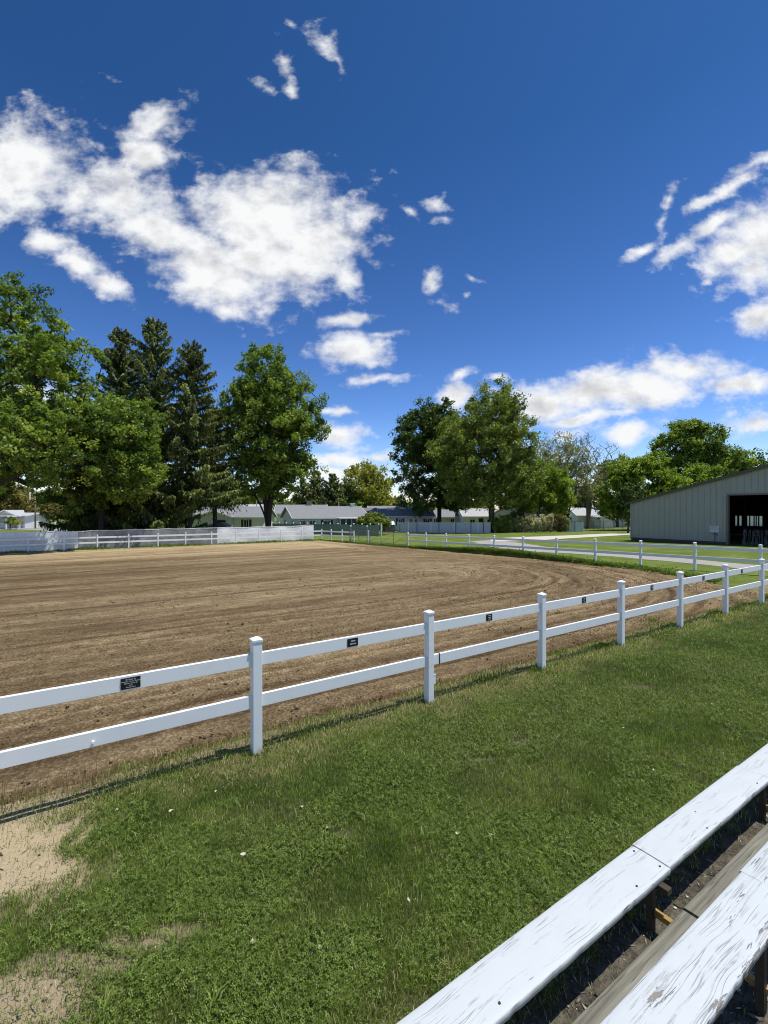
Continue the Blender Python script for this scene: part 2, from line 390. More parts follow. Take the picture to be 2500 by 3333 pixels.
# ---------------------------------------------------------------- raked arena dirt
def make_dirt():
    m, nt, b = new_mat('raked_dirt')
    tc = attr(nt, 'track', 'Vector')
    mp = nd(nt, 'ShaderNodeMapping'); mp.inputs['Scale'].default_value = (1.0, .055, 1); nt.links.new(tc, mp.inputs[0])
    mp2 = nd(nt, 'ShaderNodeMapping'); mp2.inputs['Scale'].default_value = (1.0, .16, 1); nt.links.new(tc, mp2.inputs[0])
    band = noi(nt, mp.outputs[0], .55, 4, .55, .3)          # broad passes of the harrow
    line = noi(nt, mp2.outputs[0], 3.2, 4, .6, .2)          # single tine lines
    obj = coords(nt, 'Object')
    clod = noi(nt, obj, 15, 8, .78); fine = noi(nt, obj, 90, 3, .7); mot = noi(nt, obj, 4.5, 5, .65)
    k = mth(nt, 'ADD', mth(nt, 'MULTIPLY', band, .42), mth(nt, 'ADD', mth(nt, 'MULTIPLY', line, .34), mth(nt, 'MULTIPLY', mot, .24)))
    k = mth(nt, 'ADD', k, mth(nt, 'MULTIPLY', mth(nt, 'SUBTRACT', attr(nt, 'dry_and_lit'), .5), .30))
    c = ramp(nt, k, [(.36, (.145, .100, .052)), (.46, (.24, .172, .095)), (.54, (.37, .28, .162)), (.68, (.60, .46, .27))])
    vo = nd(nt, 'ShaderNodeTexVoronoi', Scale=26.0); nt.links.new(obj, vo.inputs['Vector'])
    c = mixc(nt, 1.0, c, ramp(nt, mth(nt, 'ADD', vo.outputs['Distance'], mth(nt, 'MULTIPLY', fine, .5)), [(.3, (1.12, 1.12, 1.1)), (.62, (1, 1, 1)), (.85, (.62, .60, .56))]), 'MULTIPLY')
    cl = ramp(nt, clod, [(.32, (.50, .47, .43)), (.42, (.88, .87, .85)), (.52, (1, 1, 1)), (.70, (1.25, 1.24, 1.2))])
    c = mixc(nt, 1.0, c, cl, 'MULTIPLY')
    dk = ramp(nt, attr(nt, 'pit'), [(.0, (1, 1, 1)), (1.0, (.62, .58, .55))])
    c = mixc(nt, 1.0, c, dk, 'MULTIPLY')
    nt.links.new(c, b.inputs['Base Color']); b.inputs['Roughness'].default_value = 1; b.inputs['Specular IOR Level'].default_value = .1
    hh = mth(nt, 'ADD', mth(nt, 'MULTIPLY', line, 1.0), mth(nt, 'ADD', mth(nt, 'MULTIPLY', clod, .55), mth(nt, 'MULTIPLY', fine, .2)))
    bump(nt, b, hh, 1.0, .075)
    def prog(a, e, st, k, mx):
        r = []
        while a < e: r.append(a); a += st; st = min(st * k, mx)
        r.append(e); return r
    s = np.array(prog(.08, 7, .035, 1.006, .1) + prog(7.1, S3 + .3, .1, 1.012, .4))
    u = np.array([-x for x in prog(9, 120, .1, 1.03, 2.5)][::-1] + list(np.arange(-8.95, 12, .06)) + prog(12, U2 + .15, .08, 1.0, .1))
    UU, SS = np.meshgrid(u, s, indexing='ij'); UU = UU.ravel(); SS = SS.ravel()
    X, Y = XY(UU, SS)
    R = 12.0; uc, scn = U2 - R, R
    a = np.maximum(R - SS, 0); bb = np.maximum(R - (U2 - UU), 0)
    ring = np.where((UU > uc) & (SS < scn), R - np.sqrt(a ** 2 + bb ** 2), np.minimum(SS, U2 - UU))
    rj = ring + .5 * (fbm(UU * .3, SS * .3, seed=50) - .5)
    # a perimeter pass, hairpin turns inside it, straight passes over the far field
    hp = np.where(UU > 11.5, 11.5 - np.hypot(SS - 11.5, UU - 11.5), 11.5 - np.abs(SS - 11.5))
    hin = SS < 23 + .8 * (fbm(UU * .15, 0 * UU, seed=49) - .5)
    tr = np.where(rj < 4.3, ring, np.where(hin, hp, SS))
    th = np.arctan2(np.maximum(UU - uc, 0), np.maximum(scn - SS, 1e-6))
    al1 = np.where((UU > uc) & (SS < scn), uc + R * th, np.where(U2 - UU < SS, uc + R * 1.5708 + SS - scn, UU))
    th2 = np.arctan2(UU - 11.5, 11.5 - SS)
    al2 = np.where(UU > 11.5, 11.5 + 7 * th2, np.where(SS < 11.5, UU, 11.5 + 22 + 11.5 - UU))
    al = np.where(rj < 4.3, al1, np.where(hin, al2, UU + 90))
    wob = .35 * (fbm(al * .12, tr * .3, seed=51) - .5)
    trw = tr + wob
    fur = .5 + .5 * np.sin(2 * math.pi * (trw / .75 + .9 * fbm(trw * .35, al * .03, seed=52)))
    deep = sstep(.52, .68, fbm(trw * .42, al * .02, seed=53))
    z = gs(SS) - .045 + .014 * (fur - .5) * (1 - .4 * deep) - .035 * deep * sstep(.75, 1, fur)
    z += .018 * (fbm(trw * 4.0, al * .9, seed=54, o=3) - .5) + .030 * (fbm(X * 7, Y * 7, seed=55, o=4) - .5)
    cl = fbm(X * 14, Y * 14, seed=56, o=2); z += .022 * sstep(.66, .8, cl) * (SS < 9)
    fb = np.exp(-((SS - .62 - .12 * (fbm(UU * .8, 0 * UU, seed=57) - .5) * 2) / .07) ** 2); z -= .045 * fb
    dr = .38 + .5 * (fbm(X * .12, Y * .12, seed=58) - .5) + sstep(-6, -32, UU) * .55 * sstep(6, 22, SS) + .55 * sstep(24, 41, SS) + .12 * sstep(7, 0, SS)  # patchy dry soil, plus far paleness painted for furrow backs catching the light
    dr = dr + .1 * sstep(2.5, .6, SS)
    mk = arena_sd(UU, SS) > -.45
    Fc = grid_faces(len(u), len(s)); Fc = Fc[mk[Fc].any(1)]
    o = np_mesh('arena_dirt', np.stack([X, Y, z], 1), Fc, m, {'track': np.stack([trw, al, 0 * al], 1), 'dry_and_lit': dr, 'pit': np.clip(deep * sstep(.7, 1, fur) + .8 * fb, 0, 1)}, smooth=True)
    tag(o, kind='structure')
make_dirt()

def clods():
    N = 30000; s = .55 + 13 * RNG.random(N) ** 1.5; u = RNG.uniform(-9, 21, N); k = fbm(u * .7, s * 1.6, seed=151); ok = (RNG.random(N) < sstep(.40, .62, k)) & (arena_sd(u, s) > .15); u, s = u[ok], s[ok]
    x, y = XY(u, s); n = len(x); r = RNG.lognormal(-4.95, .42, n) * (1 + .045 * y); z = gs(s) - .035 + r * .4
    base = np.array([[1, 0, 0], [0, 1, 0], [-1, 0, 0], [0, -1, 0], [0, 0, .75], [0, 0, -.8]], float)
    V = base[None] * r[:, None, None] * RNG.uniform(.6, 1.35, (n, 6, 1)) + np.stack([x, y, z], 1)[:, None]
    F8 = np.array([[0, 1, 4], [1, 2, 4], [2, 3, 4], [3, 0, 4], [1, 0, 5], [2, 1, 5], [3, 2, 5], [0, 3, 5]]); Fc = (np.arange(n)[:, None, None] * 6 + F8[None]).reshape(-1, 3)
    m = simple('clod_soil', (.20, .145, .085), 1.0, .45, 7, spec=.1); tag(np_mesh('soil_clods', V.reshape(-1, 3), Fc, m, smooth=True), 'loose clods of soil scattered over the raked arena dirt', 'soil clods', None, 'stuff')
clods()
def debris():
    N = 26000; Y = 1.7 * (9 / 1.7) ** RNG.random(N); X = RNG.uniform(-.95, .95, N) * Y; u, s = US(X, Y); ok = (s < .3) & (s > -4.7) & (RNG.random(N) < sstep(.35, .9, bare(X, Y)) * np.where(s < -3, .55, .3)); X, Y = X[ok], Y[ok]; n = len(X)
    r = RNG.lognormal(-5.4, .5, n); a = RNG.uniform(0, 6.28, n); el = RNG.uniform(1, 4.5, n) * (RNG.random(n) < .5) + 1
    z = g(X, Y) + .018 * (fbm(X * 4, Y * 4, seed=41) - .5) + .04 * (fbm(X * .8, Y * .8, seed=42) - .5) + r * .35
    base = np.array([[1, 0, 0], [0, 1, 0], [-1, 0, 0], [0, -1, 0], [0, 0, .6], [0, 0, -.6]], float)[None] * RNG.uniform(.7, 1.3, (n, 6, 1)) * r[:, None, None]; base[:, :, 0] *= el[:, None]
    c, sn = np.cos(a)[:, None], np.sin(a)[:, None]; V = np.stack([base[:, :, 0] * c - base[:, :, 1] * sn + X[:, None], base[:, :, 0] * sn + base[:, :, 1] * c + Y[:, None], base[:, :, 2] + z[:, None]], 2)
    F8 = np.array([[0, 1, 4], [1, 2, 4], [2, 3, 4], [3, 0, 4], [1, 0, 5], [2, 1, 5], [3, 2, 5], [0, 3, 5]]); Fc = (np.arange(n)[:, None, None] * 6 + F8[None]).reshape(-1, 3)
    m, nt, b = new_mat('debris'); nt.links.new(ramp(nt, attr(nt, 'tint'), [(0, (.05, .04, .03)), (.6, (.20, .17, .13)), (.9, (.42, .37, .28)), (1, (.62, .58, .48))]), b.inputs['Base Color']); b.inputs['Roughness'].default_value = .9
    tag(np_mesh('ground_debris', V.reshape(-1, 3), Fc, m, {'tint': np.repeat(RNG.random(n), 6)}), 'bits of bark, straw and pebbles lying on the bare earth', 'debris', None, 'stuff')
debris()

# ---------------------------------------------------------------- gravel drive, lane, street
def strip(name, up, lo, m, dz=.012, n=60):
    """sheet between two lines on the ground"""
    def rs(pl):
        pl = np.array(pl, float); d = np.r_[0, np.cumsum(np.hypot(*np.diff(pl, axis=0).T))]; t = np.linspace(0, d[-1], n)
        return np.stack([np.interp(t, d, pl[:, 0]), np.interp(t, d, pl[:, 1])], 1)
    A, B = rs(up), rs(lo); k = 9; V = []
    for i in range(n):
        for j in range(k):
            p = A[i] * (1 - j / (k - 1)) + B[i] * j / (k - 1)
            w = .35 * (vnoise(p[0] * .9, p[1] * .9, seed=61) - .5) if j in (0, k - 1) else 0
            p = p + w; V.append((p[0], p[1], gf(p[0], p[1]) + dz))
    o = np_mesh(name, np.array(V), grid_faces(n, k), m, smooth=True); tag(o, kind='structure'); return o
def road_mat(name, c1, c2, sc=3):
    m, nt, b = new_mat(name); v = coords(nt, 'Object')
    n = noi(nt, v, sc, 6, .65); n2 = noi(nt, v, sc * 14, 3, .7)
    nt.links.new(mixc(nt, mth(nt, 'ADD', mth(nt, 'MULTIPLY', n, .6), mth(nt, 'MULTIPLY', n2, .4)), c1, c2), b.inputs['Base Color'])
    b.inputs['Roughness'].default_value = .9; bump(nt, b, n2, .5, .02); return m
M_gravel = road_mat('gravel', (.20, .18, .16), (.46, .43, .40)); M_conc = road_mat('concrete', (.44, .40, .33), (.66, .61, .52), 1.2)
M_asph = road_mat('asphalt', (.20, .20, .19), (.34, .34, .33), .8)
G = ground_at
strip('gravel_lane', [G(1530, 1762.5), G(1600, 1758), G(1712, 1769), G(1742, 1775), G(1844, 1787), G(2000, 1797), G(2200, 1816), G(2450, 1838), G(2700, 1862)],
      [G(1532, 1763.5), G(1600, 1780), G(1700, 1791), G(1750, 1796), G(1850, 1802), G(2000, 1812), G(2200, 1829), G(2450, 1854), G(2700, 1882)], M_gravel, .012)
strip('concrete_drive', [G(1592, 1753), G(1700, 1748.5), G(1850, 1743), G(2057, 1733), G(2300, 1722)],
      [G(1600, 1762), G(1690, 1763), G(1830, 1754), G(2057, 1740.5), G(2300, 1729)], M_conc, .020)
strip('street', [(-200, 92), (-62, 92), (-50, 84)], [(-200, 84), (-66, 84), (-54, 77)], M_asph, .012)
strip('house_drive', [(-67.5, 112), (-62, 92)], [(-61, 112), (-55.5, 88)], M_conc, .022)
strip('sidewalk', [(-200, 94.2), (-64, 94.2)], [(-200, 92.9), (-64, 92.9)], M_conc, .02)
strip('side_street', [(-61, 106), (-40, 101), (-20, 97)], [(-58, 101), (-40, 97.5), (-20, 94)], M_conc, .02)

# ---------------------------------------------------------------- white board fences
def vinyl(name='white_vinyl', splash=False):
    m, nt, b = new_mat(name); v = coords(nt, 'Object')
    n = noi(nt, v, 5, 5, .6); f = noi(nt, v, 60, 3, .7)
    c = mixc(nt, n, (.77, .80, .795), (.87, .89, .88))
    gr = ramp(nt, noi(nt, v, 1.7, 7, .72), [(.56, (0, 0, 0)), (.75, (1, 1, 1))])
    c = mixc(nt, mth(nt, 'MULTIPLY', gr, .30), c, (.50, .50, .45))
    c = mixc(nt, mth(nt, 'MULTIPLY', f, .12), c, (.6, .62, .62))
    if splash:      # mud and trimmer scuffs low on the posts
        sz = nd(nt, 'ShaderNodeSeparateXYZ'); nt.links.new(v, sz.inputs[0]); k = mth(nt, 'ADD', mth(nt, 'MULTIPLY', sz.outputs[2], 4.2), mth(nt, 'MULTIPLY', noi(nt, v, 22, 5, .7), .9))
        c = mixc(nt, ramp(nt, k, [(.42, (.75, .75, .75)), (.62, (.22, .22, .22)), (.95, (0, 0, 0))]), c, (.30, .26, .19))
    nt.links.new(c, b.inputs['Base Color']); b.inputs['Roughness'].default_value = .42
    bump(nt, b, f, .15, .002); return m
M_vin = vinyl(); M_vin_post = vinyl('white_vinyl_muddy', True)
M_blk = simple('black_plaque', (.012, .012, .014), .35, .2); M_txt = simple('plaque_lettering', (.55, .55, .55), .5)
M_tape = simple('black_tape', (.02, .02, .02), .5)
def at_us(u, s, z=0.0):
    x, y = XY(u, s); return Vector((x, y, gf(x, y) + z))
def post(root, p, yaw, h=1.28, w=.104, lean=(0, 0), mat=None):
    o = root.location; p = Vector(p)
    mb = MB(o); mb.box((p.x, p.y, p.z + h / 2 - .06), (w, w, h + .04), yaw, 0, .006)
    ob = mb.build('post', mat or M_vin, root)
    c = MB(o); zc = p.z + h - .040
    ca, sa = math.cos(yaw), math.sin(yaw); r = w / 2 + .007; vs = []
    for z, q in ((zc, r), (zc + .022, r), (zc + .050, .008)):
        for a, b in ((1, 1), (-1, 1), (-1, -1), (1, -1)): vs.append((p.x + (a * ca - b * sa) * q, p.y + (a * sa + b * ca) * q, z))
    c.add(vs, [(3, 2, 1, 0), (0, 1, 5, 4), (1, 2, 6, 5), (2, 3, 7, 6), (3, 0, 4, 7), (4, 5, 9, 8), (5, 6, 10, 9), (6, 7, 11, 10), (7, 4, 8, 11), (8, 9, 10, 11)])
    co = c.build('cap', M_vin, root); co.parent = ob
    if lean != (0, 0):
        pass
    return ob
def rails(root, a, b, w=.104, hs=(1.04, .583), sag=0.0):
    d = (b - a); d.z = 0; d.normalize()
    for hz in hs:
        mb = MB(root.location); A = a + d * (w / 2 - .012) + Vector((0, 0, hz)); B = b - d * (w / 2 - .012) + Vector((0, 0, hz))
        mb.beam(A, B, .038, .142, 0, 0, .004); mb.build('rail', M_vin, root)
# near fence
fr = empty('board_fence', at_us(0, 0), 'white two rail vinyl fence crossing the foreground with small black plaques on its top rail', 'fence', 'white board fences round the arena')
pts1 = [at_us(2.439 * i, 0) for i in range(-3, 10)]
pts1[-1] = at_us(U2, 0)
pw = Vector((D1[0], D1[1], 0)); nR = Vector((NN[0], NN[1], 0)) * -1
for i, p in enumerate(pts1):
    post(fr, p, ANG + random.uniform(-.02, .02), mat=M_vin_post)
    if i: rails(fr, pts1[i - 1], p)
def dashes(mb, c, w, lines, lh, mi):
    """lettering too small to read in the photograph: word-length strokes"""
    for k, (ln, off) in enumerate(lines):
        rnd = random.Random(int(c.x * 50) + k); x = -ln * w / 2 + off * w
        while x < ln * w / 2 + off * w:
            l = rnd.uniform(.05, .11) * w; q = c + pw * (x + l / 2) + Vector((0, 0, lh * (len(lines) / 2 - k - .5)))
            mb.box(q, (l, .0022, lh * .38), ANG, mi); x += l + .022 * w
def plaque(px, py, w=.15, h=.098, lines=((.3, 0), (.5, 0))):
    # on the camera side face of the top rail
    a = (px - 1250) / F; off = -.5 * .038 - .0035
    base = P0 + NN * off; t = (a * base[1] - base[0]) / (D1[0] - a * D1[1])
    x, y = base + D1 * t; z = gf(x, y) + 1.038
    c = Vector((x, y, z)); mb = MB(fr.location); mb.box(c, (w, .006, h), ANG, 0)
    ed = c + nR * .0008
    dashes(mb, c + nR * .0035, w, lines, h / (len(lines) + .8), 1)
    o = mb.build('plaque', [M_blk, M_txt], fr); return o, c
pl, pc = plaque(424, 2216, .165, .104, ())
o_ = tag(pl, 'largest black plaque with five lines of pale lettering')
for k, txt in enumerate(['Donated By', 'Freedom Horse Studies', 'Carter, James &', 'Lynn', 'Rosencrant']):
    cu = bpy.data.curves.new('t', 'FONT'); cu.body = txt; cu.size = .0175; cu.align_x = 'CENTER'; cu.align_y = 'CENTER'; cu.extrude = .0006
    to = bpy.data.objects.new('t', cu); COL.objects.link(to)
    bpy.context.view_layer.update()
    me = bpy.data.meshes.new_from_object(to.evaluated_get(bpy.context.evaluated_depsgraph_get()))
    R3 = Matrix.Rotation(ANG, 4, 'Z') @ Matrix.Rotation(math.pi / 2, 4, 'X')
    q = pc + nR * .0042 + Vector((0, 0, .036 - k * .018))
    me.transform(Matrix.Translation(q - fr.location) @ R3)
    # merge lettering into the plaque mesh
    pm = pl.data; nv = len(pm.vertices)
    vs = [tuple(v.co) for v in pm.vertices] + [tuple(v.co) for v in me.vertices]
    fs = [tuple(f.vertices) for f in pm.polygons] + [tuple(i + nv for i in f.vertices) for f in me.polygons]
    mi = [f.material_index for f in pm.polygons] + [1] * len(me.polygons)
    nm = bpy.data.meshes.new('plaque'); nm.from_pydata(vs, [], fs); nm.materials.append(M_blk); nm.materials.append(M_txt)
    nm.polygons.foreach_set('material_index', mi); pl.data = nm
    bpy.data.objects.remove(to)
for (px, py, w) in ((1148, 2086, .150), (1593, 2004, .125), (1902, 1950, .115), (2123, 1910, .105), (2291, 1880, .10), (2416, 1859, .10)):
    plaque(px, py, w, .098, ((.36, 0), (.5, 0)) if px < 1300 else ((.34, 0), (.44, 0), (.3, 0)))
# black tape on the lower rail by the second post, white box behind it, knob on the first lower rail
q = at_us(2.439 + .175, 0, .583); mb = MB(fr.location); mb.box(q, (.017, .046, .150), ANG, 0); mb.build('tape_band', M_tape, fr)
q = at_us(2.439 + .088, .035, .30); mb = MB(fr.location); mb.box(q, (.07, .075, .12), ANG, 0, .004); mb.box(q + Vector((0, 0, .066)), (.078, .083, .012), ANG, 0); mb.build('junction_box', M_vin, fr)
q = at_us(-1.52, -.019, .56); mb = MB(fr.location); mb.tube([q, q - Vector((NN[0], NN[1], 0)) * .022], .012, 8); mb.build('knob', M_vin, fr)
# right fence (parallel to the barn), with the gate gap
f2 = empty('board_fence', at_us(U2, 0), 'white two rail fence with grey shaded rails between the dirt and the gravel lane', 'fence', 'white board fences round the arena')
ts = [2.29 + 2.44 * i for i in range(11)]
p2 = [at_us(U2, 0)] + [at_us(U2, t) for t in ts]
for i, p in enumerate(p2):
    if i: post(f2, p, ANG + (.05 if i == 3 else 0)); rails(f2, p2[i - 1], p)
gate_a = p2[-1]
p2b = [at_us(U2, 2.29 + t) for t in (30.76, 33.6, 36.1, 38.6)] + [at_us(U2, S3)]
f2b = empty('board_fence', p2b[0], 'short white fence stretch from the open wire gate to the far corner', 'fence', 'white board fences round the arena')
for i, p in enumerate(p2b[:-1]):
    post(f2b, p, ANG)
for i in range(1, len(p2b)): 
    if i > 1: rails(f2b, p2b[i - 1], p2b[i])
gate_b = p2b[0]
f3 = empty('board_fence', at_us(-20, S3), 'sunlit white two rail fence along the far side in front of the white tarp', 'fence', 'white board fences round the arena')
p3 = [at_us(U2 - 2.44 * i, S3) for i in range(26)]
for i, p in enumerate(p3):
    post(f3, p, ANG)
    if i: rails(f3, p, p3[i - 1])

# ---------------------------------------------------------------- windscreen tarp behind the far fence
def tarp():
    m, nt, b = new_mat('white_tarp'); v = coords(nt, 'Object')
    n = noi(nt, v, .8, 7, .72); n2 = noi(nt, v, 6, 6, .7)
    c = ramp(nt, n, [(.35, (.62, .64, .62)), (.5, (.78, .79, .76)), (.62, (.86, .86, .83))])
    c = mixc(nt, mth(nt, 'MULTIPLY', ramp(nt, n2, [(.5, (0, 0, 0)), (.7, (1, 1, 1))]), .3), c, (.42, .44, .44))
    nt.links.new(c, b.inputs['Base Color']); b.inputs['Roughness'].default_value = .7
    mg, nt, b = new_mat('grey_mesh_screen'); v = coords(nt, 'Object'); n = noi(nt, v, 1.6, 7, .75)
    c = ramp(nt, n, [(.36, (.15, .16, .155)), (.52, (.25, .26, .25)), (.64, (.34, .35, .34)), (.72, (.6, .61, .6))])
    nt.links.new(c, b.inputs['Base Color']); b.inputs['Roughness'].default_value = .6
    root = empty('windscreen', at_us(0, S3 + .35), 'sagging white and grey tarp screen with wavy top edge behind the far arena fence', 'tarp screen')
    u = np.arange(-44, U2 - .75, .16); zz = np.linspace(0, 1, 12)
    UU, ZZ = np.meshgrid(u, zz, indexing='ij'); UU = UU.ravel(); ZZ = ZZ.ravel()
    sag = .05 * np.abs(np.sin(UU * math.pi / 2.9)) + .10 * (fbm(UU * .28, 0 * UU, seed=71) - .5)
    hgt = 1.66 - sag + .07 * sstep(14, 21, UU)
    SS = S3 + .35 + ZZ * .05 + .07 * np.sin(UU * 2.1) * ZZ * (1 - ZZ) * 2 + .05 * (fbm(UU * 1.5, ZZ * 2, seed=72) - .5)
    X, Y = XY(UU, SS); V = np.stack([X, Y, gs(SS) + .02 + ZZ * hgt], 1); nu = len(u); VG = V.reshape(nu, 12, 3)
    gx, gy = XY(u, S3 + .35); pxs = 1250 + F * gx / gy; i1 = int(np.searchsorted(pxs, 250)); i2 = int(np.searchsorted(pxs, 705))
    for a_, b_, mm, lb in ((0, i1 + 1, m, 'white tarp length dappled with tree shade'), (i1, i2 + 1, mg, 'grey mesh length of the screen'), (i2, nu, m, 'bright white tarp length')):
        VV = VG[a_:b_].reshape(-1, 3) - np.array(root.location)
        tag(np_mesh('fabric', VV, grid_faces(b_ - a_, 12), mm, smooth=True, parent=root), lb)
    top = V.reshape(len(u), 12, 3)[:, -1]
    mb = MB(root.location); mb.tube([tuple(p) for p in top[::2]], .028, 6); mb.build('hem', m, root)
    gm = simple('galvanised_pipe', (.30, .31, .31), .5, .15, metal=.4)
    for i in range(23):
        p = at_us(U2 - .95 - 2.9 * i, S3 + .46)
        mb = MB(root.location); mb.tube([p, p + Vector((0, 0, 1.72))], .028, 8); mb.build('post', gm, root)
tarp()
M_pipe = simple('grey_gate_pipe', (.16, .17, .17), .45, .2, metal=.5); M_galv = simple('galvanised_pipe', (.30, .31, .31), .5, .15, metal=.4)
M_green = simple('green_screen_cloth', (.165, .225, .205), .8, .12, 1.5, dirt=(.26, .32, .31))

# ---------------------------------------------------------------- pipe gates
def gate(a, b, label, top=1.22, bot=.18, n=3, mesh=False):
    root = empty('pipe_gate', a, label, 'gate', 'pipe gates of the arena')
    o = root.location; up = Vector((0, 0, 1)); d = (b - a); L = d.length; d = d / L
    a2, b2 = a + d * .13, b - d * .13
    fm = MB(o); fm.tube([a2 + up * top, b2 + up * top], .021, 8); fm.tube([a2 + up * bot, b2 + up * bot], .021, 8)
    fm.build('gate_frame', M_pipe, root)
    for i in range(n + 1):
        p = a2.lerp(b2, i / n); mb = MB(o); mb.tube([p + up * bot, p + up * top], .022, 8); mb.build('upright', M_pipe, root)
        if i < n:
            q = a2.lerp(b2, (i + .96) / n); mb = MB(o)
            mb.tube([p + up * (top - .2), q + up * (bot + .06)], .014, 6); mb.build('brace', M_galv, root)
    wm = MB(o); nv = int(L / .1)
    for i in range(1, nv):
        p = a2.lerp(b2, i / nv); wm.tube([p + up * bot, p + up * top], .0022, 3, cap=False)
    for k in range(1, 9):
        z = bot + (top - bot) * k / 9; wm.tube([a2 + up * z, b2 + up * z], .0022, 3, cap=False)
    wm.build('wire_mesh', M_galv, root)
    for p in (a2, b2):
        h = MB(o); h.box(p + up * (bot + .05), (.09, .09, .14), ANG); h.box(p + up * (top - .1), (.07, .07, .1), ANG); h.build('hinge', M_pipe, root)
gate(gate_a + Vector((0, 0, 0)), gate_b, 'closed wire filled pipe gate with diagonal braces between two white posts')
ga = gate_b + Vector((.02, .55, 0)); gb2 = ground_at(1133, 1768); gate(Vector((ga.x, ga.y, gf(ga.x, ga.y))), Vector((gb2[0], gb2[1] + 1.2, gf(*gb2))), 'shorter open pipe gate swung back in front of the green screen', 1.25, .2, 2)
for px, Y, h, lab in ((1195, 46.6, 1.62, 'steel gate post with a round white cap at the right end of the open gate'), (1142, 47.4, 1.64, 'steel gate post with a round white cap at the left end of the open gate')):
    x = xat(px, Y); z = gf(x, Y); r = empty('gate_post', (x, Y, z), lab, 'post'); mb = MB((x, Y, z)); mb.tube([(x, Y, z), (x, Y, z + h)], .035, 8); mb.build('pole', M_galv, r)
    mb = MB((x, Y, z)); mb.tube([(x, Y, z + h - .02), (x, Y, z + h + .03), (x, Y, z + h + .09), (x, Y, z + h + .12)], [.05, .085, .07, .02], 10); mb.build('cap', M_vin, r, True)

# ---------------------------------------------------------------- fences beyond the arena
def V3(x, y, z=0): return Vector((x, y, gf(x, y) + z))
def screen_fence():
    a, b = V3(-16.5, 68.6), V3(-.7, 61.2)
    root = empty('screen_fence', a, 'grey green cloth screen on pipe posts with white caps', 'fence')
    n = 14; o = a
    yaw = math.atan2((b - a).y, (b - a).x)
    gx = MB(o)
    for i in range(n):
        p, q = a.lerp(b, i / n), a.lerp(b, (i + 1) / n)
        for j in range(6):
            c0, c1 = p.lerp(q, j / 6), p.lerp(q, (j + 1) / 6)
            s0, s1 = (.04 * math.sin(j / 6 * math.pi), .04 * math.sin((j + 1) / 6 * math.pi))
            gx.quad(c0 + Vector((0, s0, .05)), c1 + Vector((0, s1, .05)), c1 + Vector((0, s1, 1.55 - s1 * .6)), c0 + Vector((0, s0, 1.55 - s0 * .6)))
    gx.build('screen_cloth', M_green, root)
    for i in range(n + 1):
        p = a.lerp(b, i / n) + Vector((0, -.06, 0)); mb = MB(o); mb.tube([p, p + Vector((0, 0, 1.66))], .03, 8); po = mb.build('post', M_galv, root)
        mb = MB(o); mb.tube([p + Vector((0, 0, 1.55)), p + Vector((0, 0, 1.66)), p + Vector((0, 0, 1.74))], [.085, .10, .03], 8); c = mb.build('cap', M_vin, root, True); c.parent = po
    mb = MB(o); p = b + Vector((.35, -.1, 0)); mb.box(p + Vector((0, 0, .85)), (.16, .16, 1.75), yaw, 0, .008); mb.build('post', M_vin, root)
screen_fence()
M_pvc = simple('pale_vinyl_panel', (.50, .55, .58), .5, .06, 1.0, dirt=(.40, .44, .45))
M_dgrey = simple('dark_grey_post', (.05, .06, .06), .6)
def panel_fence(a, b, h, n, label, name='privacy_fence', dark=()):
    root = empty(name, a, label, 'fence'); yaw = math.atan2((b - a).y, (b - a).x); o = a
    for i in range(n):
        p, q = a.lerp(b, i / n), a.lerp(b, (i + 1) / n); mb = MB(o)
        mb.beam(p + Vector((0, 0, h / 2)), q + Vector((0, 0, h / 2)), .03, h, 0, -.05)
        for k in range(1, 9): # tongue and groove boards
            c = p.lerp(q, k / 9) + Vector((0, 0, h / 2)); mb.box(c, (.02, .042, h - .1), yaw)
        mb.beam(p + Vector((0, 0, h - .05)), q + Vector((0, 0, h - .05)), .05, .1, 0, -.05); mb.build('panel', M_pvc, root)
    for i in range(n + 1):
        p = a.lerp(b, i / n); mb = MB(o); mb.box(p + Vector((0, 0, h / 2 + .03)), (.11, .11, h + .06), yaw); mb.box(p + Vector((0, 0, h + .08)), (.13, .13, .05), yaw); mb.build('post', M_vin if i % 2 else M_pvc, root)
    for k in dark:
        p = a.lerp(b, k) + Vector((0, -.12, 0)); mb = MB(o); mb.tube([p, p + Vector((0, 0, h + .05))], .04, 8); tag(mb.build('pipe_post', M_dgrey, root), 'dark pipe post in front of the panels')
panel_fence(V3(2.1, 73.2), V3(16.0, 69.8), 1.60, 8, 'long pale blue grey vinyl privacy fence left of the big trunk on the lawn', dark=(.22, .46, .64, .80, .93))
panel_fence(V3(28.1, 71.4), V3(30.6, 71.2), 1.45, 1, 'single pale privacy fence panel right of the hedge row', dark=(.5,))
def chainlink(a, b, h, n, label):
    root = empty('wire_fence', a, label, 'fence'); o = a
    for i in range(n + 1):
        p = a.lerp(b, i / n); mb = MB(o); mb.tube([p, p + Vector((0, 0, h))], .035, 6); mb.build('post', M_dgrey, root)
    mb = MB(o); mb.tube([a + Vector((0, 0, h)), b + Vector((0, 0, h))], .02, 6); mb.tube([a + Vector((0, 0, h * .5)), b + Vector((0, 0, h * .5))], .008, 4); mb.build('top_rail', M_dgrey, root)
    wm = MB(o); L = (b - a).length; k = int(L / .22)
    for i in range(k):
        for s in (1, -1):
            x0, x1 = i, i + h / .22 * s
            if 0 <= x1 <= k: wm.tube([a.lerp(b, x0 / k), a.lerp(b, x1 / k) + Vector((0, 0, h))], .004, 3, cap=False)
    wm.build('wire_mesh', M_dgrey, root)
chainlink(V3(31.2, 80), V3(43.2, 80.5), 1.5, 7, 'dark chain link fence in front of the white garages')
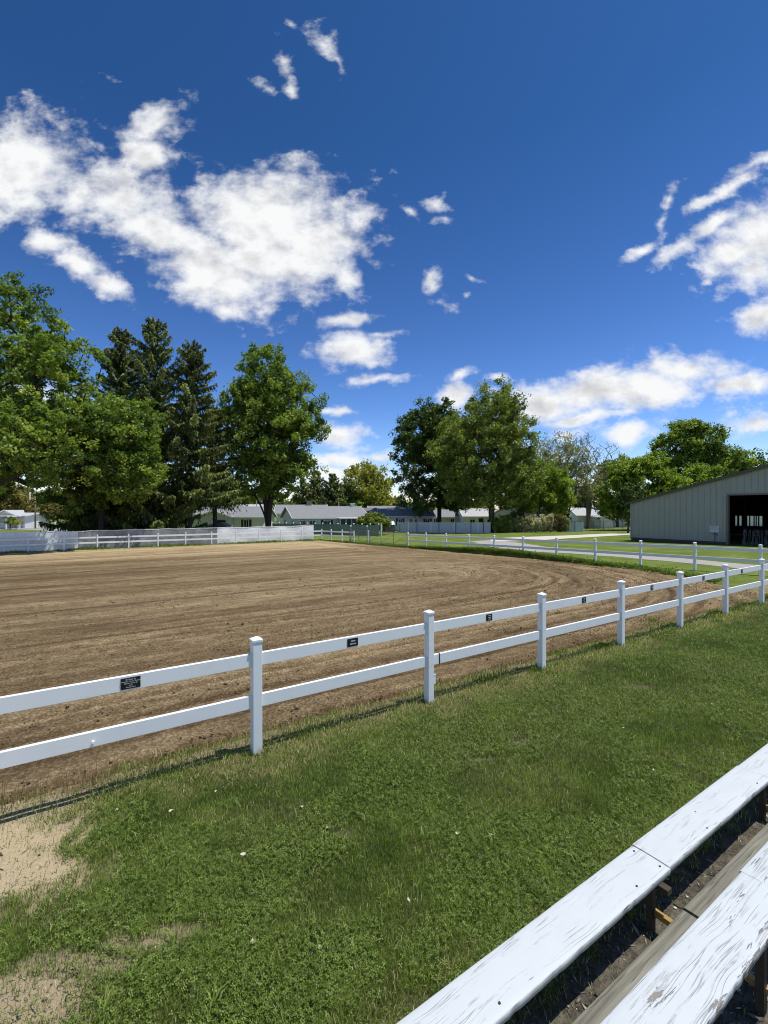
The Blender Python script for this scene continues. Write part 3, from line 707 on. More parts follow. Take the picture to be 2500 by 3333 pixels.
chainlink(V3(-.2, 66), V3(2.5, 73), 1.2, 3, 'low wire fence behind the closed gate beside the brown bin')

# ---------------------------------------------------------------- barn
M_metal = None
def barn():
    m, nt, b = new_mat('painted_steel'); v = coords(nt, 'Object')
    n = noi(nt, v, .7, 5, .6); n2 = noi(nt, v, 14, 4, .6)
    c = mixc(nt, n, (.285, .30, .288), (.355, .37, .355)); c = mixc(nt, mth(nt, 'MULTIPLY', n2, .12), c, (.2, .22, .21))
    nt.links.new(c, b.inputs['Base Color']); b.inputs['Roughness'].default_value = .45; b.inputs['Metallic'].default_value = .15
    trim = simple('brown_trim', (.085, .078, .066), .5, .15); skirt = simple('skirt_board', (.07, .055, .045), .8, .3, 4)
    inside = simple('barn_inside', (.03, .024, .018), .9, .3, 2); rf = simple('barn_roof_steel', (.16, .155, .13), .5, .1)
    C0 = Vector((24.0, 44.9, 0)); T = Vector((D1[1], -D1[0], 0)); Uv = Vector((D1[0], D1[1], 0)); W = 24.0; L = 21.0; base = -.42
    root = empty('barn', (C0.x, C0.y, base), 'large pale grey ribbed steel barn with a wide open dark doorway', 'barn')
    o = root.location
    def P(t, u, z): return C0 + T * t + Uv * u + Vector((0, 0, z))
    ez = 3.37; sl = .255
    def top(t): return ez + sl * min(t, W - t)
    d0, d1, dz = 7.92, 16.1, 3.85; zb = -.12
    # wall faces: front gable with door, cut in vertical ribs
    mb = MB(o)
    rib = .46
    def ribbed(ta, tb, zlo, ulev, sgn):
        t = ta
        while t < tb - 1e-4:
            t2 = min(t + rib, tb); w = t2 - t; k = min(.045, w / 3)
            pts = [(t, 0), (t + w * .5 - k, 0), (t + w * .5 - k * .6, .045), (t + w * .5 + k * .6, .045), (t + w * .5 + k, 0), (t2, 0)]
            for (x0, y0), (x1, y1) in zip(pts, pts[1:]):
                mb.quad(P(x0, ulev - sgn * y0, zlo), P(x1, ulev - sgn * y1, zlo), P(x1, ulev - sgn * y1, top(x1) - .02), P(x0, ulev - sgn * y0, top(x0) - .02))
            t = t2
    ribbed(0, d0, zb, 0, 1); ribbed(d0, d1, dz, 0, 1); ribbed(d1, W, zb, 0, 1)
    # side walls
    for t_ in (0, W): mb.quad(P(t_, 0, zb), P(t_, L, zb), P(t_, L, ez - .02), P(t_, 0, ez - .02))
    mb.build('wall', m, root)
    # end wall with slatted openings
    eb = MB(o); op = [(1.15, 1.42), (1.62, 1.86), (2.12, 2.32), (2.40, 2.60), (2.70, 3.02), (3.12, 3.22), (3.32, 3.45), (3.56, 3.86)]
    lo, hi = .78, 1.95; x = 0
    for a_, b_ in op:
        eb.box(P((x + a_) / 2, L, (lo + hi) / 2), (a_ - x, .12, hi - lo), ANG - math.pi / 2); x = b_
    eb.box(P((x + W) / 2, L, (lo + hi) / 2), (W - x, .12, hi - lo), ANG - math.pi / 2)
    eb.box(P(W / 2, L, (zb + lo) / 2 - .2), (W, .12, lo - zb + .4), ANG - math.pi / 2)
    vs = [P(0, L - .06, hi), P(W, L - .06, hi), P(W, L - .06, ez), P(W / 2, L - .06, top(W / 2) - .02), P(0, L - .06, ez)]
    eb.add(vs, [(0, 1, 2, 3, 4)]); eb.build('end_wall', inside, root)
    li = MB(o)
    li.quad(P(.05, .12, zb), P(.05, L - .1, zb), P(.05, L - .1, ez - .1), P(.05, .12, ez - .1)); li.quad(P(W - .05, .12, zb), P(W - .05, L - .1, zb), P(W - .05, L - .1, ez - .1), P(W - .05, .12, ez - .1))
    li.add([P(.05, .1, zb), P(d0 - .05, .1, zb), P(d0 - .05, .1, top(d0) - .2), P(.05, .1, ez - .1)], [(0, 1, 2, 3)])
    li.add([P(d1 + .05, .1, zb), P(W - .05, .1, zb), P(W - .05, .1, ez - .1), P(d1 + .05, .1, top(d1) - .2)], [(0, 1, 2, 3)])
    li.add([P(d0 - .05, .1, dz + .02), P(d1 + .05, .1, dz + .02), P(d1 + .05, .1, top(d1) - .2), P(W / 2, .1, top(W / 2) - .2), P(d0 - .05, .1, top(d0) - .2)], [(0, 1, 2, 3, 4)])
    li.quad(P(.1, .1, ez - .06), P(.1, L, ez - .06), P(W / 2, L, top(W / 2) - .1), P(W / 2, .1, top(W / 2) - .1)); li.quad(P(W / 2, .1, top(W / 2) - .1), P(W / 2, L, top(W / 2) - .1), P(W - .1, L, ez - .06), P(W - .1, .1, ez - .06))
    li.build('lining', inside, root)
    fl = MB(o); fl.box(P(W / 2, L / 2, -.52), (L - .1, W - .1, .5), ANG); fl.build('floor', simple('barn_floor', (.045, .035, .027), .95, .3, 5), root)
    # interior posts and stall rails
    for (t_, u_) in ((3.2, 9), (6.2, 9), (9.2, 9), (3.2, 15), (6.2, 15), (9.5, 15), (12.2, 9)):
        pp = MB(o); pp.box(P(t_, u_, 1.9), (.16, .16, 4.4), ANG); pp.build('inner_post', inside, root)
    # roof
    r = MB(o); oh = .28
    for (ta, tb) in ((-.32, W / 2), (W + .32, W / 2)):
        za, zb2 = (ez - sl * .32, top(W / 2))
        for dz_, mi in ((0.0, 0),):
            A = [P(ta, -oh, za), P(tb, -oh, zb2), P(tb, L + oh, zb2), P(ta, L + oh, za)]; B = [p + Vector((0, 0, .10)) for p in A]
            r.add(A + B, [(0, 1, 2, 3), (7, 6, 5, 4), (0, 4, 5, 1), (1, 5, 6, 2), (2, 6, 7, 3), (3, 7, 4, 0)], 0)
    r.build('roof', rf, root)
    tr = MB(o)
    for (ta, tb) in ((-.32, W / 2), (W + .32, W / 2)):
        za = ez - sl * .32
        tr.beam(P(ta, -.31, za - .02), P(tb, -.31, top(W / 2) - .02), .05, .20); tr.beam(P(ta, -.335, za + .085), P(tb, -.335, top(W / 2) + .085), .05, .07)
    tr.build('rake_trim', trim, root)
    for (ta, tb) in ((0, d0), (d1, W)):
        sk = MB(o); sk.beam(P(ta, -.02, -.21), P(tb, -.02, -.21), .07, .42); sk.build('skirt_board', skirt, root)
    ft = MB(o); ft.beam(P(0, -.04, zb + .02), P(d0, -.04, zb + .02), .03, .05); ft.beam(P(-.03, -.03, zb), P(-.03, -.03, ez), .1, .1)
    ft.build('corner_trim', m, root)
    df = MB(o); df.beam(P(d0 - .02, -.03, dz + .07), P(d1 + .02, -.03, dz + .07), .08, .12); df.box(P(d0 + .03, .05, (dz - .4) / 2), (.30, .16, dz + .4), ANG)
    df.box(P(d1 - .03, .05, (dz - .4) / 2), (.30, .16, dz + .4), ANG); df.build('door_frame', simple('door_jamb', (.17, .15, .14), .6, .15), root)
    # sign on the wall
    sc = P(7.02, -.05, 1.07); sg = empty('wall_sign', sc - Vector((0, 0, .26)), 'small white notice with blue lettering on the barn wall above the hydrant', 'sign')
    mb = MB(sg.location); yaw = ANG - math.pi / 2
    mb.box(sc, (.66, .012, .50), yaw, 0)
    blue = simple('sign_lettering', (.05, .12, .25), .6)
    n = -Uv; x_dir = T
    for k, ln in enumerate((.72, .8, .94, .9, .34)):
        x = -ln * .33
        rr = random.Random(k)
        while x < ln * .33:
            l = rr.uniform(.035, .085); c = sc + x_dir * (x + l / 2) + n * .0075 + Vector((0, 0, .18 - .09 * k)); mb.box(c, (l, .004, .04), yaw, 1); x += l + .018
    mb.build('sign_board', [simple('sign_white', (.66, .70, .74), .5), blue], sg)
    # hydrant
    hp = P(7.25, -.55, 0); hz = gf(hp.x, hp.y); hp.z = hz; hy = empty('yard_hydrant', hp, 'black standpipe hydrant with spout standing below the wall sign', 'hydrant')
    hm = simple('hydrant_iron', (.015, .015, .015), .4, .3)
    mb = MB(hp); mb.tube([hp - Vector((0, 0, .05)), hp + Vector((0, 0, .86))], .03, 10); mb.build('standpipe', hm, hy)
    mb = MB(hp); t0 = hp + Vector((0, 0, .82)); mb.tube([t0, t0 + Vector((0, 0, .16))], [.055, .045], 10); mb.tube([t0 + Vector((0, 0, .05)), t0 + x_dir * .12 + Vector((0, 0, .05)), t0 + x_dir * .19 - Vector((0, 0, .07))], [.03, .03, .03], 8); mb.build('spout', hm, hy)
    mb = MB(hp); mb.tube([t0 + Vector((0, 0, .15)), t0 - x_dir * .13 + Vector((0, 0, .12)), t0 - x_dir * .17 - Vector((0, 0, .05))], .014, 6); mb.build('handle', hm, hy)
    # white jump rails leaning inside the door
    rk = P(10.4, 1.0, -.27); ro = empty('rail_rack', rk, 'row of leaning white poles standing inside the dark barn doorway', 'pole rack')
    mb = MB(rk); wp = simple('old_white_poles', (.17, .19, .21), .6, .1)
    rr = random.Random(5); t_ = 8.62
    while t_ < 13.6:
        a_ = P(t_ + rr.uniform(-.05, .05), 1.0, -.25); b_ = P(t_ + rr.uniform(-.05, .05), 1.30, 1.06); po = MB(rk); po.tube([a_, b_], .012, 6)
        if rr.random() < .25:
            po.box(a_.lerp(b_, .85), (.12, .05, .05), ANG); po.box(a_.lerp(b_, .12), (.12, .05, .05), ANG)
        po.build('pole', wp, ro); t_ += rr.choice((.05, .07, .1, .15))
    mb.beam(P(8.8, 1.0, -.22), P(13.8, 1.0, -.22), .1, .06); mb.build('rack_rail', simple('rack_wood', (.16, .17, .19), .7), ro)
barn()

# ---------------------------------------------------------------- bleacher
def wood_paint(name, chip, crack):
    m, nt, b = new_mat(name)
    v = coords(nt, 'Object', (1, 1, 1)); st = coords(nt, 'Object', (.8, 30, 6)); st2 = coords(nt, 'Object', (2.0, 85, 8)); ch = coords(nt, 'Object', (3.0, 22, 9))
    warp = noi(nt, coords(nt, 'Object', (1.1, 2.2, 1)), 1.6, 2, .4)
    wv = nd(nt, 'ShaderNodeVectorMath'); wv.operation = 'ADD'; nt.links.new(st, wv.inputs[0])
    cw = nd(nt, 'ShaderNodeCombineXYZ'); nt.links.new(mth(nt, 'MULTIPLY', warp, 3.2), cw.inputs[1]); nt.links.new(cw.outputs[0], wv.inputs[1])
    g1 = noi(nt, wv.outputs[0], 1.0, 3, .5, .1); g2 = noi(nt, st2, 1.0, 4, .6, .1)
    brk = noi(nt, coords(nt, 'Object', (3.0, 8, 6)), 1.5, 5, .6)
    cr = ramp(nt, g1, [(.49 - .004 * crack, (0, 0, 0)), (.497, (1, 1, 1)), (.503, (1, 1, 1)), (.51 + .004 * crack, (0, 0, 0))])
    cr = mth(nt, 'MULTIPLY', cr, ramp(nt, brk, [(.50 - .04 * crack, (0, 0, 0)), (.62 - .03 * crack, (1, 1, 1))]), True)
    c2 = ramp(nt, g2, [(.66 - .03 * crack, (0, 0, 0)), (.72 - .02 * crack, (1, 1, 1))]); c2 = mth(nt, 'MULTIPLY', c2, ramp(nt, brk, [(.48, (0, 0, 0)), (.60, (1, 1, 1))]))
    cn = noi(nt, ch, 1.0, 7, .68, .4)
    # paint has flaked most along the outer edge
    sx = nd(nt, 'ShaderNodeSeparateXYZ'); nt.links.new(v, sx.inputs[0]); ed = attr(nt, 'edge')
    cn = mth(nt, 'ADD', cn, mth(nt, 'MULTIPLY', ed, .075))
    cm = ramp(nt, cn, [(.74 - .10 * chip, (0, 0, 0)), (.755 - .10 * chip, (1, 1, 1))])
    paint = mixc(nt, noi(nt, v, 3, 5, .6), (.45, .485, .49), (.56, .59, .595))
    wood = mixc(nt, g2, (.12, .105, .09), (.30, .27, .235))
    f = mth(nt, 'MAXIMUM', mth(nt, 'MULTIPLY', cr, .75), mth(nt, 'MULTIPLY', c2, .6))
    c = mixc(nt, f, paint, (.27, .265, .25)); c = mixc(nt, cm, c, wood)
    nt.links.new(c, b.inputs['Base Color']); b.inputs['Roughness'].default_value = .62
    hgt = mth(nt, 'ADD', mth(nt, 'MULTIPLY', mth(nt, 'MAXIMUM', f, cm), -1.0), mth(nt, 'MULTIPLY', g2, .35)); bump(nt, b, hgt, .8, .003)
    return m
def bare_wood():
    m, nt, b = new_mat('weathered_wood'); v = coords(nt, 'Object', (1.2, 24, 8)); g1 = noi(nt, v, 1.2, 7, .65, .5)
    g2 = noi(nt, coords(nt, 'Object', (3, 80, 20)), 1, 3, .6)
    c = ramp(nt, g1, [(.3, (.085, .080, .060)), (.5, (.165, .158, .122)), (.7, (.26, .25, .195))]); c = mixc(nt, ramp(nt, g2, [(.6, (0, 0, 0)), (.7, (1, 1, 1))]), c, (.07, .06, .05))
    nt.links.new(c, b.inputs['Base Color']); b.inputs['Roughness'].default_value = .85; bump(nt, b, mth(nt, 'ADD', g1, g2), .6, .004); return m
def bleacher():
    root = empty('bleacher', (0, 0, 0), 'white painted timber bleacher with peeling planks and a bare grey footboard', 'bleacher', None, ANG)
    # local frame: x along the planks, y towards the arena, z up
    mA, mB_, mW = wood_paint('bleacher_paint', .35, 1.0), wood_paint('flaking_bleacher_paint', 1.1, 2.6), bare_wood()
    rr = random.Random(3)
    def plank(name, x0, x1, y0, y1, ztop, th, m, lab=None, seed=0, dz=0.0, dy=0.0):
        nx = max(2, int((x1 - x0) / .02)); ny = 14
        xs = np.linspace(x0, x1, nx)
        # cross-section as a closed ring with rounded upper edges
        w = y1 - y0; r = .007
        ring = [(0, -th), (0, -th * .5), (0, -r), (r * .3, -r * .3), (r, 0)] + [(w * k / 8, 0) for k in range(1, 8)] + [(w - r, 0), (w - r * .3, -r * .3), (w, -r), (w, -th * .5), (w, -th)]
        ring = np.array(ring); n = len(ring)
        X = np.repeat(xs, n); Yl = np.tile(ring[:, 0], nx); Z = np.tile(ring[:, 1], nx)
        eg = np.minimum(Yl, w - Yl); wear = .006 * (fbm(X * 9, Yl * 3 + seed, seed=80 + seed, o=3) - .5) + .004 * sstep(.6, .8, fbm(X * 22, Yl * 2, seed=90 + seed))
        sgn = np.where(Yl < w / 2, 1, -1)
        Yl = Yl + sgn * np.where(eg < .002, wear, 0)
        Z = Z + .0014 * (fbm(X * 5, Yl * 40, seed=85 + seed) - .5) + .004 * (fbm(X * .8, Yl * 3, seed=86 + seed) - .5) - .003 * ((Yl - w / 2) / w * 2) ** 2
        V = np.stack([X, y0 + Yl + dy, ztop + Z + dz], 1)
        i, j = np.meshgrid(np.arange(nx - 1), np.arange(n), indexing='ij'); a = i * n + j; b_ = i * n + (j + 1) % n
        Fc = np.stack([a.ravel(), b_.ravel(), (b_ + n).ravel(), (a + n).ravel()], 1)
        me_edge = np.where(Yl < w * .16, 1.0, 0) 
        # end caps as quads folded from the ring
        caps = []
        for base in (0, (nx - 1) * n):
            for k in range(n // 2 - 1): caps.append((base + k, base + k + 1, base + n - 2 - k, base + n - 1 - k))
        Fc = np.concatenate([Fc, np.array(caps)])
        ob = np_mesh(name, V, Fc, m, {'edge': me_edge * (1.0 if 'flak' in m.name else .25)}, smooth=False, parent=root)
        if lab: tag(ob, lab)
        return ob
    J, J2, JF = 3.203, 3.247, 3.164
    # local y = -p
    plank('seat_plank', -2.0, J - .004, 1.455, 1.705, .360, .038, mA, 'front white seat plank, nearer length', 1)
    plank('seat_plank', J + .004, 4.988, 1.460, 1.707, .360, .038, mA, 'front white seat plank, short middle length', 2, .002, .003)
    plank('seat_plank', 4.992, 9.6, 1.457, 1.706, .360, .038, mA, 'front white seat plank, farther length', 3)
    plank('seat_plank', -2.2, J2 - .002, .842, 1.090, .560, .038, mB_, 'flaking second seat plank, nearer length', 4)
    plank('seat_plank', J2 + .001, 9.6, .846, 1.094, .560, .038, mB_, 'flaking second seat plank, farther length', 5, -.001, .004)
    plank('footboard', -2.0, JF - .008, 1.120, 1.362, .180, .038, mW, 'bare grey footboard, nearer length', 6)
    plank('footboard', JF + .008, 9.6, 1.124, 1.366, .186, .038, mW, 'bare grey footboard, farther length', 7)
    yel = simple('rusty_yellow_steel', (.42, .27, .09), .5, .45, 9, metal=.3, dirt=(.12, .06, .03)); rust = simple('rusty_steel', (.05, .038, .024), .8, .4, 12)
    for xs in (J - .16, J + 1.72, J + 3.5, J + 5.3, .9):
        for ys, hh_ in ((1.50, .32), (.93, .52)):
            mb = MB(); mb.box((xs, ys, hh_ / 2 - .03), (.04, .04, hh_ + .04), 0); mb.build('leg', rust, root)
            mb = MB(); mb.box((xs + .03, ys + .02, hh_ - .022), (.05, .24, .035)); mb.build('bracket', rust, root)
        mb = MB(); mb.box((xs + .02, 1.19, .118), (.034, .60, .034), 0); mb.build('cross_bar', yel, root)
    for xs, ys in ((J - .045, 1.50), (J - .05, 1.665), (J - .33, 1.50), (J + .62, 1.49), (J + 1.6, 1.50), (J + .75, 1.62), (J - 1.55, 1.50)):
        mb = MB(); mb.tube([(xs, ys, .356), (xs, ys, .3635)], .0065, 8); mb.build('bolt', rust, root)
    mb = MB(); mb.tube([(J + .05, 1.15, .18), (J + .05, 1.15, .1915)], .009, 8); mb.build('bolt', rust, root)
bleacher()

# ---------------------------------------------------------------- grass, clover, weeds (stuff)
def leaf_mat(name, stops, transl=.35, rough=.55, hattr=None, spec=.3):
    m, nt, b = new_mat(name)
    c = ramp(nt, attr(nt, 'tint'), stops)
    nt.links.new(c, b.inputs['Base Color']); b.inputs['Roughness'].default_value = rough; b.inputs['Specular IOR Level'].default_value = spec
    t = nd(nt, 'ShaderNodeBsdfTranslucent'); tcol = mixc(nt, 1.0, c, (1.25, 1.35, .55), 'MULTIPLY'); nt.links.new(tcol, t.inputs[0])
    mx = nd(nt, 'ShaderNodeMixShader'); mx.inputs[0].default_value = transl
    nt.links.new(b.outputs[0], mx.inputs[1]); nt.links.new(t.outputs[0], mx.inputs[2])
    nt.links.new(mx.outputs[0], nt.nodes['Material Output'].inputs[0]); return m
M_grass = leaf_mat('grass_blades', [(0, (.040, .068, .008)), (.35, (.118, .182, .025)), (.62, (.230, .310, .058)), (.80, (.40, .40, .15)), (1, (.66, .56, .36))], .32)
M_weed = leaf_mat('dry_stalks', [(0, (.12, .085, .045)), (.5, (.26, .19, .10)), (1, (.48, .38, .22))], .15)
def blades(name, X, Y, Z, hgt, wid, tint, lean, m, label=None, cat=None):
    n = len(X); a = RNG.uniform(0, 2 * math.pi, n); ld = RNG.uniform(0, 2 * math.pi, n)
    dx, dy = np.cos(a) * wid / 2, np.sin(a) * wid / 2; lx, ly = np.cos(ld) * lean * hgt, np.sin(ld) * lean * hgt
    V = np.empty((n, 5, 3)); z = lambda k: Z + hgt * k
    V[:, 0] = np.stack([X - dx, Y - dy, Z - .004], 1); V[:, 1] = np.stack([X + dx, Y + dy, Z - .004], 1)
    V[:, 2] = np.stack([X + dx * .8 + lx * .35, Y + dy * .8 + ly * .35, z(.6)], 1); V[:, 3] = np.stack([X - dx * .8 + lx * .35, Y - dy * .8 + ly * .35, z(.6)], 1)
    V[:, 4] = np.stack([X + lx, Y + ly, z(1 - .35 * np.minimum(lean, 1))], 1)
    k = np.arange(n)[:, None] * 5
    # two triangles and a tip
    Fc = np.concatenate([k + np.array([0, 1, 2]), k + np.array([0, 2, 3]), k + np.array([3, 2, 4])])
    o = np_mesh(name, V.reshape(-1, 3), Fc, m, {'tint': np.repeat(tint, 5)})
    return tag(o, label, cat, None, 'stuff')
def lawn():
    # sample the wedge seen from the seats, denser close by
    N = 700000
    Y = 1.75 * (16.5 / 1.75) ** (RNG.random(N) ** .92); X = RNG.uniform(-.95, .95, N) * Y
    u, s = US(X, Y)
    ok = (s < .55) & (s > -4.6)
    X, Y, u, s = X[ok], Y[ok], u[ok], s[ok]
    B = bare(X, Y); D = dry(X, Y)
    ok = (RNG.random(len(X)) > B * .96) & ((s > -3.45) | (RNG.random(len(X)) < .45)) & (arena_sd(u, s) < .05)
    X, Y, u, s, B, D = (q[ok] for q in (X, Y, u, s, B, D))
    n = len(X)
    big = fbm(X * 1.3, Y * 1.3, seed=101); med = fbm(X * 6, Y * 6, seed=102)
    clump = vnoise(X * 13, Y * 13, seed=103)
    hg = (.020 + .030 * big + .022 * med) * (.55 + .75 * RNG.random(n)) * (1 + .8 * (clump > .78) * (RNG.random(n) > .6))
    hg = hg * (1 + .12 * D)
    w = .0030 + .0011 * np.maximum(Y - 2, 0) * .55
    t = .14 + .46 * med + .26 * (RNG.random(n) - .3) + .30 * (big - .5)
    t = np.where(RNG.random(n) < .022 + .38 * D, .66 + .34 * RNG.random(n), t)
    Z = np.where(True, .018 * (fbm(X * 4, Y * 4, seed=41) - .5) + .04 * (fbm(X * .8, Y * .8, seed=42) - .5), 0) + gs(s)
    blades('grass', X, Y, Z, hg, w, np.clip(t, 0, 1), RNG.uniform(.1, .95, n), M_grass, 'mown green lawn grass between the fence and the bleacher', 'grass')
    # clover and broad leaves in patches
    N = 230000; Y = 1.8 * (10.5 / 1.8) ** (RNG.random(N)); X = RNG.uniform(-.95, .95, N) * Y
    u, s = US(X, Y); cf = fbm(X * 1.1, Y * 1.1, seed=111) + .06 * (vnoise(X * 7, Y * 7, seed=112) - .5)
    keep = (s < -.15) & (s > -3.5) & (RNG.random(N) < sstep(.40, .56, cf + .05 * (X < 0))) & (RNG.random(N) > bare(X, Y)) & (RNG.random(N) < .95)
    X, Y = X[keep], Y[keep]; u, s = US(X, Y); n = len(X)
    Z = .018 * (fbm(X * 4, Y * 4, seed=41) - .5) + .04 * (fbm(X * .8, Y * .8, seed=42) - .5) + gs(s) + RNG.uniform(.018, .055, n)
    r = RNG.uniform(.0045, .0085, n) * (1 + .06 * np.maximum(Y - 2.5, 0)); a = RNG.uniform(0, 6.28, n); tx, ty = RNG.normal(0, .45, n), RNG.normal(0, .45, n)
    V = np.empty((n, 3, 4, 3))
    for k in range(3):
        b = a + k * 2.094; c, sn = np.cos(b), np.sin(b)
        for j, (rr, off) in enumerate(((.15, 0), (1.1, -.55), (1.75, 0), (1.1, .55))):
            dx = (c * rr - sn * off * 1.0) * r; dy = (sn * rr + c * off * 1.0) * r
            V[:, k, j] = np.stack([X + dx, Y + dy, Z + dx * tx + dy * ty + (abs(off) > 0) * r * .25], 1)
    Fc = np.arange(n * 12).reshape(-1, 4); t = np.clip(RNG.normal(.40, .13, n) + .12 * (vnoise(X * 5, Y * 5, seed=113) - .5), 0, .66)
    o = np_mesh('clover', V.reshape(-1, 3), Fc, M_grass, {'tint': np.repeat(t, 12)}); tag(o, 'patches of low round leaved clover spread through the lawn', 'clover', None, 'stuff')
    # longer fringe by fence posts and dry stalks
    X = []; Y = []; hh = []; tt = []; ww = []
    for _ in range(130):
        u0 = RNG.uniform(-7, 20); s0 = RNG.normal(.12, .16); k = int(RNG.integers(50, 150))
        uu = u0 + RNG.normal(0, .16, k); ss = s0 + RNG.normal(0, .07, k); x, y = XY(uu, ss); X += list(x); Y += list(y)
        hh += list(RNG.uniform(.035, .11, k)); g_ = RNG.random() < .55; tt += list(np.clip(RNG.normal(.45 if g_ else .8, .15, k), 0, 1)); ww += list(.004 + .0008 * y)
    X, Y = np.array(X), np.array(Y)
    blades('fringe_grass', X, Y, g(X, Y), np.array(hh), np.array(ww), np.array(tt), RNG.uniform(.1, .8, len(X)), M_grass, 'tufts of longer green and straw grass under the near fence', 'grass')
    X = []; Y = []; hh = []; tt = []; ww = []; ll = []
    for _ in range(70):
        y0 = 2.3 * (9 / 2.3) ** RNG.random(); x0 = RNG.uniform(-.9, .8) * y0; u_, s_ = US(x0, y0)
        if s_ > -.5 or s_ < -3.2: continue
        k = int(RNG.integers(7, 14)); X += list(x0 + RNG.normal(0, .018, k)); Y += list(y0 + RNG.normal(0, .018, k)); hh += list(RNG.uniform(.05, .11, k)); tt += list(np.clip(RNG.normal(.5, .12, k), 0, .8)); ww += list(RNG.uniform(.007, .013, k)); ll += list(RNG.uniform(.7, 1.3, k))
    X, Y = np.array(X), np.array(Y)
    blades('lawn_weeds', X, Y, g(X, Y) + .01, np.array(hh), np.array(ww), np.array(tt), np.array(ll), M_grass, 'scattered coarse leaved weeds in the lawn', 'weeds')
    mb = []; X = []; Y = []; hh = []; tt = []
    spots = [(-2.1, .35, 60, .5), (-1.5, .3, 70, .5), (-1.0, .2, 30, .35), (-3.2, .3, 40, .4), (4.2, .25, 40, .4), (4.5, .2, 35, .45), (7.6, .3, 30, .35), (9.1, .25, 30, .35), (3.6, .3, 25, .3), (11, .25, 25, .3), (13.6, .2, 25, .3), (-4.5, .2, 40, .35), (1.6, .25, 25, .25)]
    for (u0, s0, k, h0) in spots:
        uu = u0 + RNG.normal(0, .20, k); ss = s0 + RNG.normal(0, .07, k); x, y = XY(uu, ss); X += list(x); Y += list(y); hh += list(RNG.uniform(.35, 1, k) * h0 * .8); tt += list(RNG.uniform(0, .8, k))
    X, Y = np.array(X), np.array(Y)
    o = blades('dry_weeds', X, Y, g(X, Y), np.array(hh), .0022 + .0004 * Y, np.array(tt), RNG.uniform(.05, .5, len(X)), M_weed, 'thin brown dead weed stalks standing along the near fence line', 'weeds')
    # grassy verges of the far sides
    N = 60000
    ss = RNG.uniform(2.5, 42, N); uu = edge_u(ss) + RNG.exponential(.35, N) - .12
    x, y = XY(uu, ss); k = np.exp(-((ss - 17) / 7.5) ** 2)
    hb = .08 + .16 * k; zz = gs(ss) + .18 * k * sstep(1.1, .1, uu - edge_u(ss))
    md = fbm(x * 1.5, y * 1.5, seed=121)
    ok = RNG.random(N) < (.35 + .65 * k)
    x, y, zz, hb, md = x[ok], y[ok], zz[ok], hb[ok], md[ok]
    blades('verge_grass', x, y, zz, hb * RNG.uniform(.5, 1.3, len(x)) * (.5 + md), .02 + .0009 * y, np.clip(.1 + .5 * md + .15 * RNG.random(len(x)), 0, 1), RNG.uniform(.1, .8, len(x)), M_grass, 'dark unmown grass verge between the dirt and the right fence', 'grass')
    N = 16000; uu = RNG.uniform(-35, 22, N); ss = S3 + RNG.normal(.05, .22, N); md = fbm(uu * .5, ss, seed=131); ok = RNG.random(N) < sstep(.42, .62, md) + .1; uu, ss, md = uu[ok], ss[ok], md[ok]; x, y = XY(uu, ss)
    blades('base_grass', x, y, gs(ss), RNG.uniform(.06, .30, len(x)) * (.3 + md), .05 + 0 * x, np.clip(.15 + .6 * RNG.random(len(x)), 0, 1), RNG.uniform(.1, .8, len(x)), M_grass, 'scruffy grass growing at the foot of the white tarp', 'grass')
    # rough texture of the mown lawn past the right fence
    N = 130000; Y = RNG.uniform(14, 75, N); X = RNG.uniform(.0, .95, N) * Y; u, s = US(X, Y)
    ok = ((u > U2 + .1) | (s > S3 + .6)) & (RNG.random(N) < .9) & (s < 62); X, Y, s, u = X[ok], Y[ok], s[ok], u[ok]
    return
lawn()
def litter():
    m = simple('pale_dead_leaf', (.55, .50, .40), .7, .25, 30)
    pts = [(555, 2655), (700, 2690), (380, 2650), (1065, 2710), (1850, 2745), (2010, 2740), (2130, 2520), (1490, 2730), (980, 2640), (1040, 3110), (820, 3090), (700, 2590), (1600, 2735), (2320, 2300), (1810, 2210), (2030, 2380), (500, 3110), (1330, 2950), (1180, 2810), (790, 2800)]
    for i, (px, py) in enumerate(pts):
        x, y = ground_at(px, py); z = gf(x, y) + .035; r = random.uniform(.010, .021); a = random.uniform(0, 6.28); mb = MB((x, y, z)); c = Vector((x, y, z))
        P = [c + Vector((math.cos(a + t) * r * k, math.sin(a + t) * r * k, random.uniform(-.004, .010))) for t, k in ((0, 1.4), (1.1, .7), (2.4, .8), (3.14, 1.2), (4, .7), (5.2, .75))]
        mb.add([c + Vector((0, 0, .004))] + P, [(0, j + 1, (j + 1) % 6 + 1) for j in range(6)]); tag(mb.build('fallen_leaf', m), 'small pale dead leaf lying on the grass', 'leaf', 'pale dead leaves scattered on the lawn')
litter()

